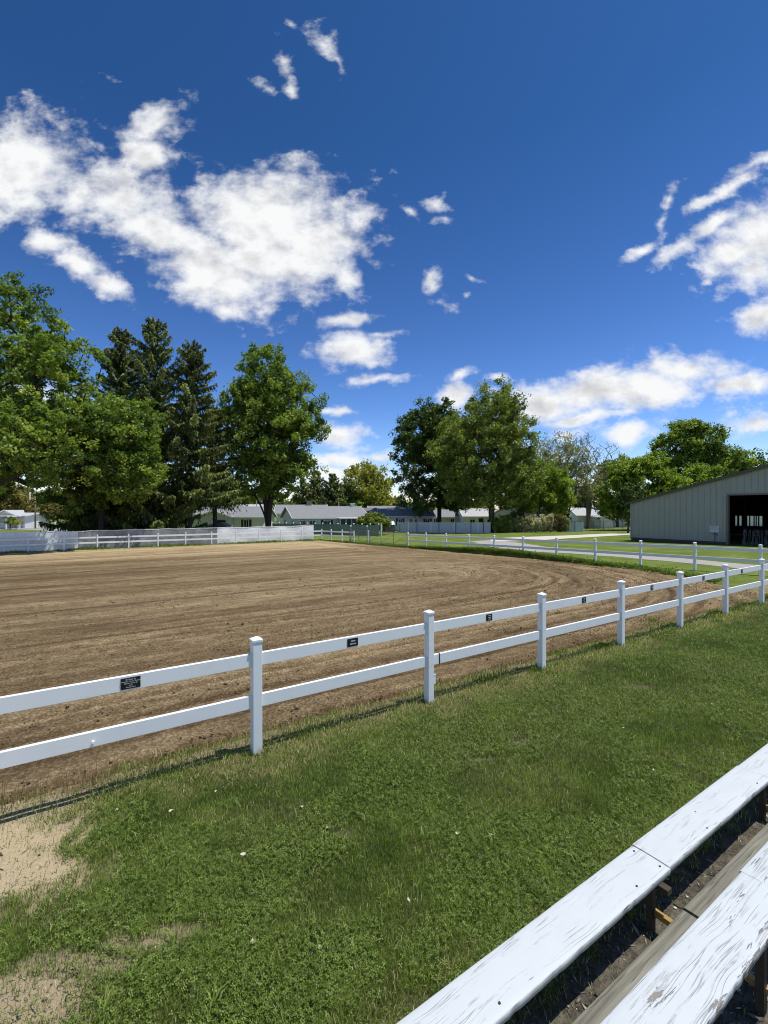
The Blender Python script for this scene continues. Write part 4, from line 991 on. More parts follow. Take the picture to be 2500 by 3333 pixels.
# ---------------------------------------------------------------- trees
M_bark = simple('bark', (.075, .06, .045), .9, .35, 5, bmp=.6, stretch=(1, 1, .3)); M_barkd = simple('dark_bark', (.04, .032, .025), .9, .35, 5, bmp=.6, stretch=(1, 1, .3)); M_barkg = simple('grey_bark', (.17, .15, .12), .9, .3, 5, bmp=.6, stretch=(1, 1, .3))
LM = {
 'maple': leaf_mat('maple_leaves', [(0, (0.064, 0.111, 0.022)), (.45, (0.161, 0.243, 0.044)), (.8, (0.309, 0.394, 0.075)), (1, (0.470, 0.508, 0.119))], .38),
 'dark': leaf_mat('dark_leaves', [(0, (0.036, 0.066, 0.019)), (.5, (0.088, 0.143, 0.033)), (1, (0.169, 0.230, 0.051))], .22),
 'poplar': leaf_mat('olive_leaves', [(0, (0.085, 0.120, 0.024)), (.5, (0.219, 0.281, 0.059)), (1, (0.411, 0.444, 0.110))], .35),
 'bright': leaf_mat('bright_leaves', [(0, (0.099, 0.154, 0.021)), (.5, (0.212, 0.299, 0.037)), (1, (0.373, 0.453, 0.071))], .4),
 'yellow': leaf_mat('yellow_leaves', [(0, (0.167, 0.176, 0.026)), (.5, (0.333, 0.334, 0.061)), (1, (0.534, 0.495, 0.139))], .4),
 'greyg': leaf_mat('budding_leaves', [(0, (0.182, 0.195, 0.094)), (.5, (0.284, 0.293, 0.147)), (1, (0.446, 0.429, 0.232))], .35),
 'brown': leaf_mat('reddish_leaves', [(0, (0.103, 0.086, 0.028)), (.5, (0.207, 0.181, 0.048)), (1, (0.331, 0.266, 0.095))], .3),
 'spruce': leaf_mat('spruce_needles', [(0, (.040, .055, .018)), (.5, (.160, .200, .050)), (.85, (.29, .33, .08)), (1, (.34, .37, .11))], .25),
 'straw': leaf_mat('plume_leaves', [(0, (0.204, 0.181, 0.101)), (.5, (0.498, 0.452, 0.272)), (1, (0.900, 0.900, 0.679))], .3),
}
def tubes_np(segs):
    """segs: list of (p0, p1, r0, r1) -> verts, quads"""
    A = np.array([s[0] for s in segs]); B = np.array([s[1] for s in segs]); r0 = np.array([s[2] for s in segs]); r1 = np.array([s[3] for s in segs])
    d = B - A; L = np.linalg.norm(d, axis=1, keepdims=True) + 1e-9; d = d / L
    ref = np.where(np.abs(d[:, 2:3]) > .9, np.array([[1., 0, 0]]), np.array([[0, 0, 1.]])); a = np.cross(d, ref); a /= np.linalg.norm(a, axis=1, keepdims=True) + 1e-9; b = np.cross(d, a)
    n = 6; V = np.empty((len(A), 2, n, 3))
    for j in range(n):
        t = 2 * math.pi * j / n; o = a * math.cos(t) + b * math.sin(t); V[:, 0, j] = A + o * r0[:, None]; V[:, 1, j] = B + o * r1[:, None]
    base = np.arange(len(A))[:, None] * 2 * n; fs = [base + np.array([j, (j + 1) % n, (j + 1) % n + n, j + n]) for j in range(n)]
    return V.reshape(-1, 3), np.concatenate(fs)
def leaf_quads(C, size, up=.35, asp=.62, dirb=None, dirw=0.0, rng=RNG):
    n = len(C); a = rng.normal(size=(n, 3))
    if dirb is not None: a = a * (1 - dirw) + dirb * dirw * 1.6
    a /= np.linalg.norm(a, axis=1, keepdims=True); nrm = rng.normal(size=(n, 3)); nrm[:, 2] = np.abs(nrm[:, 2]) + up
    b = np.cross(nrm, a); b /= np.linalg.norm(b, axis=1, keepdims=True) + 1e-9; c = np.cross(a, b)
    s = size[:, None]; V = np.empty((n, 4, 3))
    V[:, 0] = C - a * s * .5; V[:, 1] = C + b * s * asp * .5 + c * s * .08; V[:, 2] = C + a * s * .5; V[:, 3] = C - b * s * asp * .5 + c * s * .08
    return V.reshape(-1, 3), np.arange(n * 4).reshape(-1, 4)
def tree(name, label, cat, x, y, lobes, trunk_top, r0, mat, nclu=300, nleaf=110, cr=.75, lsize=.26, bark=None, gap=.0, fork=None, group=None, seed=1, flow=None, leafk=1.0, base=None, zmin=1.2, twig=.018, forks=1):
    rng = np.random.default_rng(seed); z0 = gf(x, y) if base is None else base; base = np.array([x, y, z0])
    root = empty(name, (x, y, z0), label, cat, group)
    lobes = np.array(lobes, float)      # cx, cy, cz relative to the foot of the trunk, rx, ry, rz
    vol = (lobes[:, 3] * lobes[:, 4] * lobes[:, 5]) ** .8; pick = rng.choice(len(lobes), nclu * 3, p=vol / vol.sum())
    d = rng.normal(size=(nclu * 3, 3)); d /= np.linalg.norm(d, axis=1, keepdims=True); rad = rng.uniform(.18, 1, nclu * 3) ** .45
    C = lobes[pick, :3] + d * rad[:, None] * lobes[pick, 3:] * 1.06
    if gap > 0:
        nz = fbm(C[:, 0] * .42 + seed, C[:, 1] * .42, C[:, 2] * .42, seed=seed, o=2); C = C[nz > .30 + gap * .28]
    C = C[C[:, 2] > zmin][:nclu]
    # skeleton
    nodes = []; par = []
    tops = fork or [(0, 0, trunk_top)]
    nodes.append(np.zeros(3)); par.append(-1)
    for (tx, ty, tz) in tops:
        p = 0; k = 9
        for i in range(1, k + 1):
            f = i / k; w = .25 * math.sin(f * 5 + seed + tx) * f
            nodes.append(np.array([tx * f ** 1.8 + w * .5, ty * f ** 1.8 + w * .3, tz * f])); par.append(p); p = len(nodes) - 1
    order = np.argsort(np.linalg.norm(C - np.array([0, 0, trunk_top * .55]), axis=1))
    for ci in order:
        c = C[ci]; Nn = np.array(nodes); dd = c - Nn; dist = np.linalg.norm(dd, axis=1)
        pen = dist + 1.6 * np.maximum(Nn[:, 2] - c[2] + .35 * np.hypot(dd[:, 0], dd[:, 1]), 0) + (Nn[:, 2] < trunk_top * .14) * (30 if trunk_top > 3 else 0)
        j = int(np.argmin(pen)); L = dist[j]; ns = max(1, int(L / 1.3)); p = j; a = Nn[j]
        for i in range(1, ns + 1):
            f = i / ns; q = a + (c - a) * f; q = q + np.array([0, 0, .10 * L * math.sin(f * math.pi)]) + rng.normal(0, .06 * min(L, 2), 3) * (f < 1)
            nodes.append(q); par.append(p); p = len(nodes) - 1
    Nn = np.array(nodes); par = np.array(par); wgt = np.zeros(len(Nn)); kids = np.bincount(par[1:], minlength=len(Nn)); wgt[kids == 0] = 1
    for i in range(len(Nn) - 1, 0, -1):
        wgt[par[i]] += wgt[i]
    R = np.maximum(twig, r0 * (wgt / wgt[0]) ** .48)
    segs = [(Nn[par[i]], Nn[i], min(R[par[i]], R[i] * 1.35), R[i]) for i in range(1, len(Nn))]
    segs += [(np.array([0, 0, -.3]), np.array([0, 0, .12]), r0 * 1.55, r0 * 1.25), (np.array([0, 0, .12]), np.array([0, 0, .8]), r0 * 1.25, r0)]
    V, Fq = tubes_np(segs); np_mesh('trunk', V, Fq, bark or M_bark, smooth=True, parent=root)
    # leaves
    if nleaf:
        n = len(C); cnt = (nleaf * rng.uniform(.5, 1.4, n) * leafk).astype(int); idx = np.repeat(np.arange(n), cnt)
        g_ = rng.normal(size=(len(idx), 3)); g_ /= np.linalg.norm(g_, axis=1, keepdims=True) + 1e-9; g_ *= (rng.random((len(idx), 1)) ** .5)
        sc = rng.uniform(.6, 1.35, n)[idx][:, None] * cr
        # sub-sprays give each clump an uneven outline
        sub = rng.normal(size=(n, 6, 3)); sub /= np.linalg.norm(sub, axis=2, keepdims=True); pk = rng.integers(0, 6, len(idx))
        off = g_ * .55 * sc * np.array([1, 1, .75]) + sub[idx, pk] * sc * .75 * np.array([1, 1, .7])
        if flow is not None: off = off + np.array(flow) * (rng.random((len(idx), 1)) ** 1.5) * sc * 1.5
        LC = C[idx] + off
        sz = lsize * rng.uniform(.6, 1.35, len(idx)); fd = None
        V, Fq = leaf_quads(LC, sz, .85, .66, None if flow is None else np.tile(np.array(flow), (len(idx), 1)), .0 if flow is None else .45, rng=rng)
        t = np.clip(.45 + .22 * rng.normal(size=n)[idx] * .8 + .17 * rng.normal(size=len(idx)), 0, 1)
        np_mesh('crown', V, Fq, LM[mat], {'tint': np.repeat(t, 4)}, parent=root)
    return root
def spruce(label, x, y, h, R, seed, low=.06, dens=1.0, lean=0, group='tall spruces behind the far fence', name='spruce_tree', mat='spruce', nl=1.0, lsz=1.0, lift=0.0):
    rng = np.random.default_rng(seed); z0 = gf(x, y); root = empty(name, (x, y, z0), label, 'tree', group)
    segs = []; k = 14
    for i in range(k):
        f0, f1 = i / k, (i + 1) / k; segs.append((np.array([lean * f0, 0, h * f0 - .2 * (i == 0)]), np.array([lean * f1, 0, h * f1]), .36 * (h / 22) * (1 - f0) + .03, .36 * (h / 22) * (1 - f1) + .03))
    P = []; Dv = []; Sz = []; Tn = []
    z = low * h + .6
    while z < h * .985:
        f = z / h; nb = int(rng.integers(5, 8)); a0 = rng.uniform(0, 6.28)
        for b in range(nb):
            a = a0 + b * 6.283 / nb + rng.normal(0, .25); Lb = R * (1 - f) ** .62 * rng.uniform(.55, 1.22) + .3
            if rng.random() < .08: Lb *= .35
            el = -.28 + .75 * f ** 1.5 + rng.normal(0, .09) + lift; prev = np.array([lean * f, 0, z]); dh = np.array([math.cos(a), math.sin(a)]); ns = 7
            pts = [prev]
            for i in range(1, ns + 1):
                t = i / ns; rr = Lb * t; zz = z + rr * el - .10 * Lb * math.sin(t * math.pi) * (1 - f) + .16 * Lb * t * t
                pts.append(np.array([lean * f + dh[0] * rr, dh[1] * rr, zz]))
            for i in range(ns): segs.append((pts[i], pts[i + 1], .045 * (1 - i / ns) * (1 - f * .6) + .012, .045 * (1 - (i + 1) / ns) * (1 - f * .6) + .010))
            m = int(Lb * 85 * dens * nl) + 16; t = rng.random(m) ** .62; q = np.interp(t * ns, np.arange(ns + 1), np.arange(ns + 1)); i0 = np.minimum(q.astype(int), ns - 1); fr_ = (q - i0)[:, None]
            pp = np.array(pts); c = pp[i0] * (1 - fr_) + pp[i0 + 1] * fr_
            side = np.array([-dh[1], dh[0], 0]); wd = (.10 + .34 * Lb / 3.2) * (1 - t * .45)
            hang = rng.exponential(.36, m) * (1.25 - .6 * f)
            lat = rng.normal(0, 1, m) * wd * .6
            c = c + side[None] * lat[:, None]; c[:, 2] -= hang * rng.random(m) + np.abs(lat) * .35
            P.append(c); dirv = np.stack([dh[0] * .5 + side[0] * np.sign(lat) * .4, dh[1] * .5 + side[1] * np.sign(lat) * .4, -.35 - hang * 1.6], 1); Dv.append(dirv)
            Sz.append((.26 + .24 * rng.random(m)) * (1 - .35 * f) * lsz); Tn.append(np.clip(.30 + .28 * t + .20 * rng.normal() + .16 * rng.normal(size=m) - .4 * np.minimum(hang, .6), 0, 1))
        z += rng.uniform(.28, .62) * (1 + .3 * (1 - f))
    V, Fq = tubes_np(segs); np_mesh('trunk', V, Fq, M_barkd, smooth=True, parent=root)
    P = np.concatenate(P); Dv = np.concatenate(Dv); Sz = np.concatenate(Sz); Tn = np.concatenate(Tn); Dv /= np.linalg.norm(Dv, axis=1, keepdims=True)
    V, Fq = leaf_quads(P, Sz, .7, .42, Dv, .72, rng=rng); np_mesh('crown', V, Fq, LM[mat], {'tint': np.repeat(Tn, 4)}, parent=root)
    return root

# left group
x0, y0 = xat(-85, 44), 44
tree('maple_tree', 'huge spreading maple with heavy limbs at the left edge', 'tree', x0, y0,
     [(4, -1, 16.2, 8.0, 7, 7.0), (-4, 0, 15, 8, 7, 8), (8.0, -2, 13.0, 5.6, 5.4, 5.0), (12, -4, 9.6, 4.8, 5.4, 3.4), (8, -6, 7.6, 6, 5, 2.6), (1, -7, 7.6, 6, 5, 2.6), (1.5, -3, 5.6, 4.5, 3, 2.2), (4.5, -1, 20.6, 4.6, 4.2, 4.6), (13.5, 0, 6.6, 3.6, 3, 2.2), (4, -1, 11, 7, 5, 4)],
     17, .62, 'maple', nclu=900, nleaf=150, cr=.85, lsize=.28, gap=.30, fork=[(0, 0, 17), (9, -1, 10.5), (4, -2, 15), (-6, 1, 14)], seed=3, bark=M_barkd)
x0, y0 = xat(330, 45.5), 45.5
tree('maple_tree', 'lighter leafy maple filling the gap between the huge maple and the spruces', 'tree', x0, y0,
     [(2.2, -1, 11.2, 3.4, 3.0, 3.4), (3.6, 0, 12.2, 2.2, 2, 2.6), (1.5, -1, 6.4, 4.2, 3, 2.4), (-1.8, -1, 6.4, 3.6, 3, 3.2), (-1.6, 0, 11, 2.4, 2.4, 3.0), (3.4, -1.5, 7.8, 3.0, 2.5, 3.4)],
     11, .26, 'maple', nclu=300, nleaf=130, cr=.8, lsize=.26, gap=.42, seed=5, bark=M_barkd)
def spr(label, px, Y, top, R, seed, **k): return spruce(label, xat(px, Y), Y, zat(top, Y) - gf(xat(px, Y), Y), R, seed, **k)
spr('dark low spruce with skirts sweeping the ground under the maple', 300, 50, 1390, 4.6, 11, low=.02)
spr('leftmost tall spruce with a rounded tip', 398, 51.5, 1068, 5.0, 12, low=.05)
spr('tallest spruce with spiky upswept top branches', 505, 50.5, 1040, 5.3, 13, low=.06, lift=.16)
spr('right hand spruce with a narrow pointed tip', 612, 51.0, 1112, 5.6, 14, low=.21, lean=.5)
spr('smaller spruce filling the gap left of the dense oval maple', 700, 55, 1330, 4.6, 15, low=.27)
x0, y0 = xat(872, 58), 58
tree('maple_tree', 'dense oval maple with a straight dark trunk right of the spruces', 'tree', x0, y0,
     [(.2, 0, 13.5, 5.3, 5, 6.2), (-.3, 0, 19.4, 3.4, 3.4, 4.3), (1.8, 0, 15.8, 4.8, 4.2, 4.6), (-2.0, 0, 14.5, 4.0, 4, 5.2), (1, 0, 8.2, 4.9, 4.4, 3.4), (-1.5, 0, 7.6, 3.6, 3.6, 3.0), (6.2, 0, 13.4, 1.5, 1.3, .9), (5.2, 0, 8.2, 1.4, 1.3, 1.2)],
     17, .47, 'maple', nclu=640, nleaf=150, cr=.85, lsize=.30, gap=.1, seed=8, flow=(.1, 0, .45), fork=[(0, 0, 19), (2.5, 0, 14), (-2.5, .5, 13), (-1.6, -.5, 6)], bark=M_barkd)
# middle pair
x0, y0 = xat(1430, 82), 82
tree('poplar_tree', 'dark green bushy tree left of the big olive tree', 'tree', x0, y0,
     [(-2.6, 0, 17.0, 4.2, 4, 5.4), (-.5, 0, 19.2, 3.6, 3.6, 3.8), (-5.5, 0, 14.2, 3.2, 3, 4.2), (-3.2, 0, 10.0, 4.6, 4, 5.4), (1.5, 0, 14, 4, 4, 6), (-2.5, 0, 5.6, 4.2, 3.6, 3.2), (2.2, 0, 6.5, 3.2, 3, 3.4)],
     18, .40, 'dark', nclu=500, nleaf=130, cr=1.0, lsize=.38, gap=.15, seed=21, bark=M_barkd, flow=(.25, 0, .35))
x0, y0 = xat(1600, 73), 73
tree('poplar_tree', 'big olive green tree with wind swept upright twigs on the lawn edge', 'tree', x0, y0,
     [(-1.6, 0, 12.0, 8.0, 6, 6.6), (-5.2, 0, 10.5, 3.6, 3.4, 4.6), (5.0, 0, 10.0, 3.0, 3, 4.5), (0, 0, 18.0, 4.4, 4.2, 4.8), (2.0, 0, 20.6, 2.0, 2, 3.0), (-1.6, 0, 20.2, 1.4, 1.6, 3.0), (-4.4, 0, 14.4, 3.8, 3.6, 3.8), (3.0, 0, 13.2, 4.2, 4, 5.4), (-3.5, 0, 6.4, 4.6, 4, 3.0), (3.0, 0, 7.2, 4.0, 4, 3.4), (.5, 0, 6.0, 4.0, 4, 2.6), (3.6, 0, 17.6, 2.2, 2, 2.8)],
     19, .46, 'poplar', nclu=860, nleaf=125, cr=.9, lsize=.34, gap=.04, seed=22, flow=(.42, 0, .62), bark=M_bark)
# right group
def bgt(label, px, Y, top, wpx, mat, seed, low=.22, nclu=120, nleaf=60, name='tree', group=None, gap=.15, lsize=None, bark=None, cr=None, flow=(.15, 0, .3), sq=1.0, cat='tree', tr=.22):
    x = xat(px, Y); hz = zat(top, Y) - gf(x, Y); w = wpx / F * Y / 2; rng = random.Random(seed); c = hz * (low + (1 - low) * .5); rz = hz * (1 - low) / 2
    lob = [(0, 0, c, w * .78, w * .7, rz * .86)]
    for i in range(5):
        a = rng.uniform(0, 6.28); rr = w * .5; f = rng.uniform(.25, .6); lob.append((math.cos(a) * rr, math.sin(a) * rr * .5, c + rng.uniform(-.5, .55) * rz, w * f, w * f, rz * rng.uniform(.3, .5)))
    return tree(name, label, cat, x, Y, lob, hz * .8, tr * max(.4, hz / 14), mat, nclu, nleaf, cr or w * .2 * sq, lsize or .0052 * Y, gap=gap, group=group, seed=seed, flow=flow, bark=bark)
x0, y0 = xat(1752, 77.5), 77.5
tree('multistem_tree', 'bushy bright green tree fanning from many stems behind the hedge row', 'tree', x0, y0,
     [(0, 0, 6.4, 5.0, 4, 3.8), (-1.5, 0, 10, 3, 3, 2.2), (2.6, 0, 8.4, 3.0, 3, 3.0), (-3, 0, 5, 2.6, 2.4, 2.2), (3.5, 0, 4.8, 2.6, 2.6, 2.4)], 7, .2, 'bright', nclu=250, nleaf=120, cr=.85, lsize=.34, gap=.12, seed=31,
     fork=[(2.5, 0, 6.5), (-2.4, 0, 6.5), (1, .6, 8), (-1, -.5, 8), (4, 0, 5), (-3.6, .3, 4.5)], flow=(.1, 0, .4), bark=M_barkd)
x0, y0 = xat(1845, 82), 82
tree('budding_tree', 'sparse grey green budding tree with a low forked trunk', 'tree', x0, y0,
     [(-1, 0, 12.5, 4.2, 3, 4.4), (-3, 0, 9.4, 3, 3, 3.6), (2.4, 0, 8.6, 3.4, 3, 4.0), (0, 0, 6.5, 4.0, 3, 2.8)], 12, .32, 'greyg', nclu=330, nleaf=60, cr=.9, lsize=.26, gap=.15, seed=32,
     fork=[(2.6, 0, 9), (-2.6, 0, 10), (.3, 0, 14)], flow=(.05, 0, .5), twig=.03, bark=M_barkd)
tree('budding_tree', 'thin budding tree whose grey twigs rise behind the bushy bright tree', 'tree', xat(1790, 96), 96,
     [(0, 0, 13.0, 4.6, 3, 4.6), (-2, 0, 10, 3.5, 3, 4)], 13, .25, 'greyg', nclu=170, nleaf=26, cr=1.0, lsize=.24, gap=.2, seed=36, flow=(0, 0, .6), twig=.03)
x0, y0 = xat(1914, 87), 87
tree('bare_tree', 'nearly leafless tree with a V shaped double trunk', 'tree', x0, y0,
     [(-1.3, 0, 14.2, 3.4, 3, 4.0), (3.6, 0, 12.6, 2.6, 2.4, 4.0), (-3.4, 0, 9.8, 2.4, 2, 2.8), (5.2, 0, 9.0, 2.4, 2, 2.2), (1.2, 0, 10, 3, 2.6, 3)], 16, .40, 'greyg', nclu=620, nleaf=4, cr=.8, lsize=.2, gap=.0, seed=33,
     fork=[(-1.2, 0, 17), (4.6, 0, 15.5)], twig=.022, bark=M_barkg)
tree('leafy_tree', 'bright green rounded tree by the far end of the barn roof', 'tree', xat(2090, 76), 76,
     [(0, 0, 8.4, 5.2, 4, 4.0), (-3.2, 0, 6.0, 3.6, 3, 3.8), (4.2, 0, 6.4, 3.6, 3.4, 3.2), (-2.8, 0, 9.6, 2.6, 2.4, 1.6), (1.5, 0, 10.4, 2.6, 2.6, 1.8), (-4.2, 0, 3.6, 2.6, 2.6, 2.2)], 8, .34, 'bright', nclu=330, nleaf=120, cr=.85, lsize=.34, gap=.12, seed=34, bark=M_barkd)
tree('leafy_tree', 'tall layered green tree rising above the barn roof', 'tree', xat(2235, 98), 98,
     [(-2, 0, 16.6, 4.8, 4, 3.8), (3.6, 0, 17.6, 4.8, 4, 3.0), (0, 0, 20.0, 4.0, 3.6, 2.0), (-5.8, 0, 12.8, 3.4, 3, 2.8), (6.8, 0, 13.6, 3.4, 3, 3.0), (0, 0, 12, 6, 5, 3.5), (0, 0, 7, 6, 5, 4)], 18, .45, 'maple', nclu=460, nleaf=120, cr=1.15, lsize=.44, gap=.28, seed=35, flow=(.45, 0, .25), bark=M_barkd)
bgt('darker green tree near the right frame edge behind the barn', 2410, 102, 1452, 210, 'maple', 41, nclu=170, nleaf=90, low=.2, name='leafy_tree')
bgt('bright yellow green bush tree low against the barn roof at right', 2290, 88, 1505, 190, 'bright', 42, nclu=130, nleaf=90, low=.15, name='leafy_tree')
bgt('pale green tree farthest right behind the barn ridge', 2530, 108, 1470, 190, 'poplar', 43, nclu=120, nleaf=80, low=.15, name='leafy_tree')
bgt('dark backing tree between the bare tree and the barn', 2010, 96, 1470, 150, 'maple', 44, nclu=120, nleaf=80, low=.1, name='leafy_tree')
bgt('dark tree hugging the barn corner', 2045, 64, 1560, 95, 'dark', 52, nclu=110, nleaf=90, low=.05, name='leafy_tree')
bgt('yellow green tree glowing in the gap above the ranch houses', 1192, 132, 1500, 200, 'yellow', 45, nclu=210, nleaf=80, low=.12, gap=.22, name='leafy_tree', flow=(.1, 0, .4))
bgt('small yellow green tree between the two dark trunks', 1395, 120, 1640, 60, 'yellow', 46, nclu=50, nleaf=60, low=.1, name='leafy_tree')
bgt('reddish brown tinged tree behind the far left house', 8, 108, 1560, 190, 'brown', 47, nclu=190, nleaf=100, low=.06, name='leafy_tree')
for i, (px, tp, Yd, w) in enumerate(((985, 1560, 128, 5.2), (1030, 1548, 132, 5.6), (1082, 1543, 126, 4.6), (1125, 1575, 134, 5.0))):
    spruce(['background spruce just right of the dense oval maple', 'second background spruce with a blunt tip', 'pointed background spruce left of the yellow green tree', 'background spruce half hidden by the yellow green tree'][i],
           xat(px, Yd), Yd, zat(tp, Yd) + .9, w, 60 + i, low=.03, dens=.28, lsz=2.2, group='dark spruces beyond the ranch houses')
# hazy row of far trees, each its own
rw = random.Random(9)
ROW = []
px = -130
while px < 2500:
    if not (1600 < px < 1650): ROW.append(px)
    px += rw.uniform(62, 92)
for i, px in enumerate(ROW):
    if px < 900: tp = rw.uniform(1575, 1620)
    elif px < 1260: tp = rw.uniform(1608, 1628)
    elif px < 1700: tp = rw.uniform(1600, 1632)
    else: tp = rw.uniform(1560, 1610)
    near = 'above the far left street' if px < 250 else 'seen under the spruces' if px < 760 else 'beyond the white ranch houses' if px < 1260 else 'behind the poplars' if px < 1700 else 'behind the hedge and garages'
    tone = rw.choice(['maple', 'dark', 'poplar', 'maple', 'bright'])
    word = {'maple': 'mid green', 'dark': 'dark green', 'poplar': 'olive green', 'bright': 'fresh green'}[tone]
    size = 'broad' if i % 2 else 'narrow'
    bgt(f'{size} {word} background tree {near}', px, 138 + rw.uniform(-10, 14), tp, rw.uniform(105, 150), tone, 200 + i, low=.02, nclu=70, nleaf=46, name='background_tree', gap=.05, lsize=.85, group='row of far background trees')

# shrubs
tree('round_tree', 'small round reddish green lawn tree left of the driveway', 'tree', xat(153, 97), 97,
     [(0, 0, 3.3, 3.9, 3, 1.6), (-1.6, 0, 3.0, 2.4, 2.4, 1.5), (1.8, 0, 3.0, 2.4, 2.4, 1.4)], 3, .16, 'brown', nclu=150, nleaf=110, cr=.55, lsize=.3, gap=0, seed=71, bark=M_barkd)
def shrub(label, px, Y, top, w, mat, seed, cat='shrub', name='shrub', nclu=46, nleaf=70, group=None, ls=.24, flow=None):
    x = xat(px, Y); hz = zat(top, Y) - gf(x, Y); r = w / F * Y / 2
    return tree(name, label, cat, x, Y, [(0, 0, hz * .5 + .1, r, r * .8, hz * .5), (r * .3, 0, hz * .6, r * .5, r * .5, hz * .4), (-r * .35, 0, hz * .5, r * .5, r * .5, hz * .42)] if hz > 2.6 else [(0, 0, hz * .5 + .75, r * .85, r * .7, hz * .32), (r * .3, 0, hz * .5 + .7, r * .5, r * .5, hz * .3)],
                hz * .6, .07, mat, nclu, nleaf, min(.5, r * .45), ls, gap=0, seed=seed, group=group, twig=.02, flow=flow)
tree('shrub', 'rounded olive green shrub in front of the second ranch house', 'shrub', xat(1215, 66), 66, [(0, 0, 2.0, 2.3, 1.6, 1.0), (-1.1, 0, 1.8, 1.2, 1.2, .9), (1.1, 0, 1.7, 1.2, 1.2, .8), (.2, 0, 2.6, 1.0, 1, .5)], 1.6, .08, 'poplar', 120, 90, .42, .24, gap=0, seed=72, zmin=.15)
tree('shrub', 'dark shrub in front of the house gable beside the big olive tree', 'shrub', xat(1678, 74), 74, [(0, 0, 2.0, 1.5, 1.4, 1.0)], 1.4, .06, 'dark', 50, 80, .4, .26, gap=0, seed=73, zmin=.15)
tree('shrub', 'small clipped green bush by the far left porch', 'shrub', xat(33, 84), 84, [(0, 0, 1.6, .8, .8, .7)], 1, .05, 'bright', 24, 70, .3, .2, gap=0, seed=74, zmin=.15)
tree('shrub', 'pale yellow flowering plant clump beside the far left house', 'shrub', xat(52, 82), 82, [(0, 0, 1.35, 1.0, .8, .35)], .8, .03, 'yellow', 24, 40, .3, .18, gap=0, seed=75, zmin=.15)
HG = [('olive', 'poplar', 1626, 46), ('dull green', 'poplar', 1655, 40), ('grey green', 'greyg', 1683, 50), ('pale mottled', 'straw', 1715, 40), ('straw plumed', 'straw', 1742, 46), ('tall straw plumed', 'straw', 1768, 40), ('tawny', 'straw', 1792, 36), ('brownish green', 'brown', 1815, 36), ('grey stemmed', 'greyg', 1836, 30)]
for i, (w_, mt, px, wd) in enumerate(HG):
    x = xat(px, 71.2 - i * .05); hh = 2.35 + .25 * math.sin(i * 2.1)
    tree('hedge_shrub', f'{w_} shrub, {["first", "second", "third", "fourth", "fifth", "sixth", "seventh", "eighth", "ninth"][i]} in the hedge row counted from the olive tree', 'shrub', x, 71.2 - i * .05,
         [(0, 0, hh * .62, wd / F * 74 / 2, .8, hh * .36), (0, 0, hh * .36, wd / F * 70 / 2, .7, hh * .34)], hh * .7, .05, mt, 75, 75, .36, .22, gap=0, seed=80 + i, zmin=.12, group='shrubs of the hedge row', flow=(0, 0, .7), twig=.015, leafk=1.2)

# ---------------------------------------------------------------- houses
def siding(name, c, c2=None):
    if name in _mc: return _mc[name]
    m, nt, b = new_mat(name); v = coords(nt, 'Object'); sx = nd(nt, 'ShaderNodeSeparateXYZ'); nt.links.new(v, sx.inputs[0])
    fr_ = mth(nt, 'FRACT', mth(nt, 'MULTIPLY', sx.outputs[2], 6.5)); n = noi(nt, v, 1.2, 5, .6)
    cc = mixc(nt, n, tuple(q * .9 for q in c), c); nt.links.new(cc, b.inputs['Base Color']); b.inputs['Roughness'].default_value = .6
    bump(nt, b, fr_, .6, .02); _mc[name] = m; return m
def shingle(name, c):
    m, nt, b = new_mat(name); v = coords(nt, 'Object'); br = nd(nt, 'ShaderNodeTexBrick'); br.inputs['Scale'].default_value = 3.0; nt.links.new(v, br.inputs[0])
    n = noi(nt, v, 1.1, 5, .65); n2 = noi(nt, v, 22, 3, .6)
    cc = mixc(nt, mth(nt, 'ADD', mth(nt, 'MULTIPLY', n, .5), mth(nt, 'MULTIPLY', n2, .5)), tuple(q * .68 for q in c), tuple(min(1, q * 1.3) for q in c))
    nt.links.new(cc, b.inputs['Base Color']); b.inputs['Roughness'].default_value = .9; bump(nt, b, n2, .4, .02); return m
W_white = siding('white_siding', (.82, .82, .80)); W_cream = siding('cream_siding', (.76, .74, .62)); W_blue = siding('blue_grey_siding', (.56, .62, .66)); W_grey = siding('grey_siding', (.56, .56, .53))
R_grey = shingle('grey_shingles', (.215, .22, .225)); R_dark = shingle('dark_shingles', (.15, .15, .152)); R_lite = shingle('pale_shingles', (.42, .42, .42)); M_trim = simple('white_trim', (.76, .76, .74), .5, .05)
M_glass = simple('window_glass', (.022, .025, .028), .12, .3, 1.5, spec=.8); M_shut = simple('black_shutter', (.02, .022, .024), .5); M_door = simple('garage_door_white', (.66, .68, .70), .5, .04)
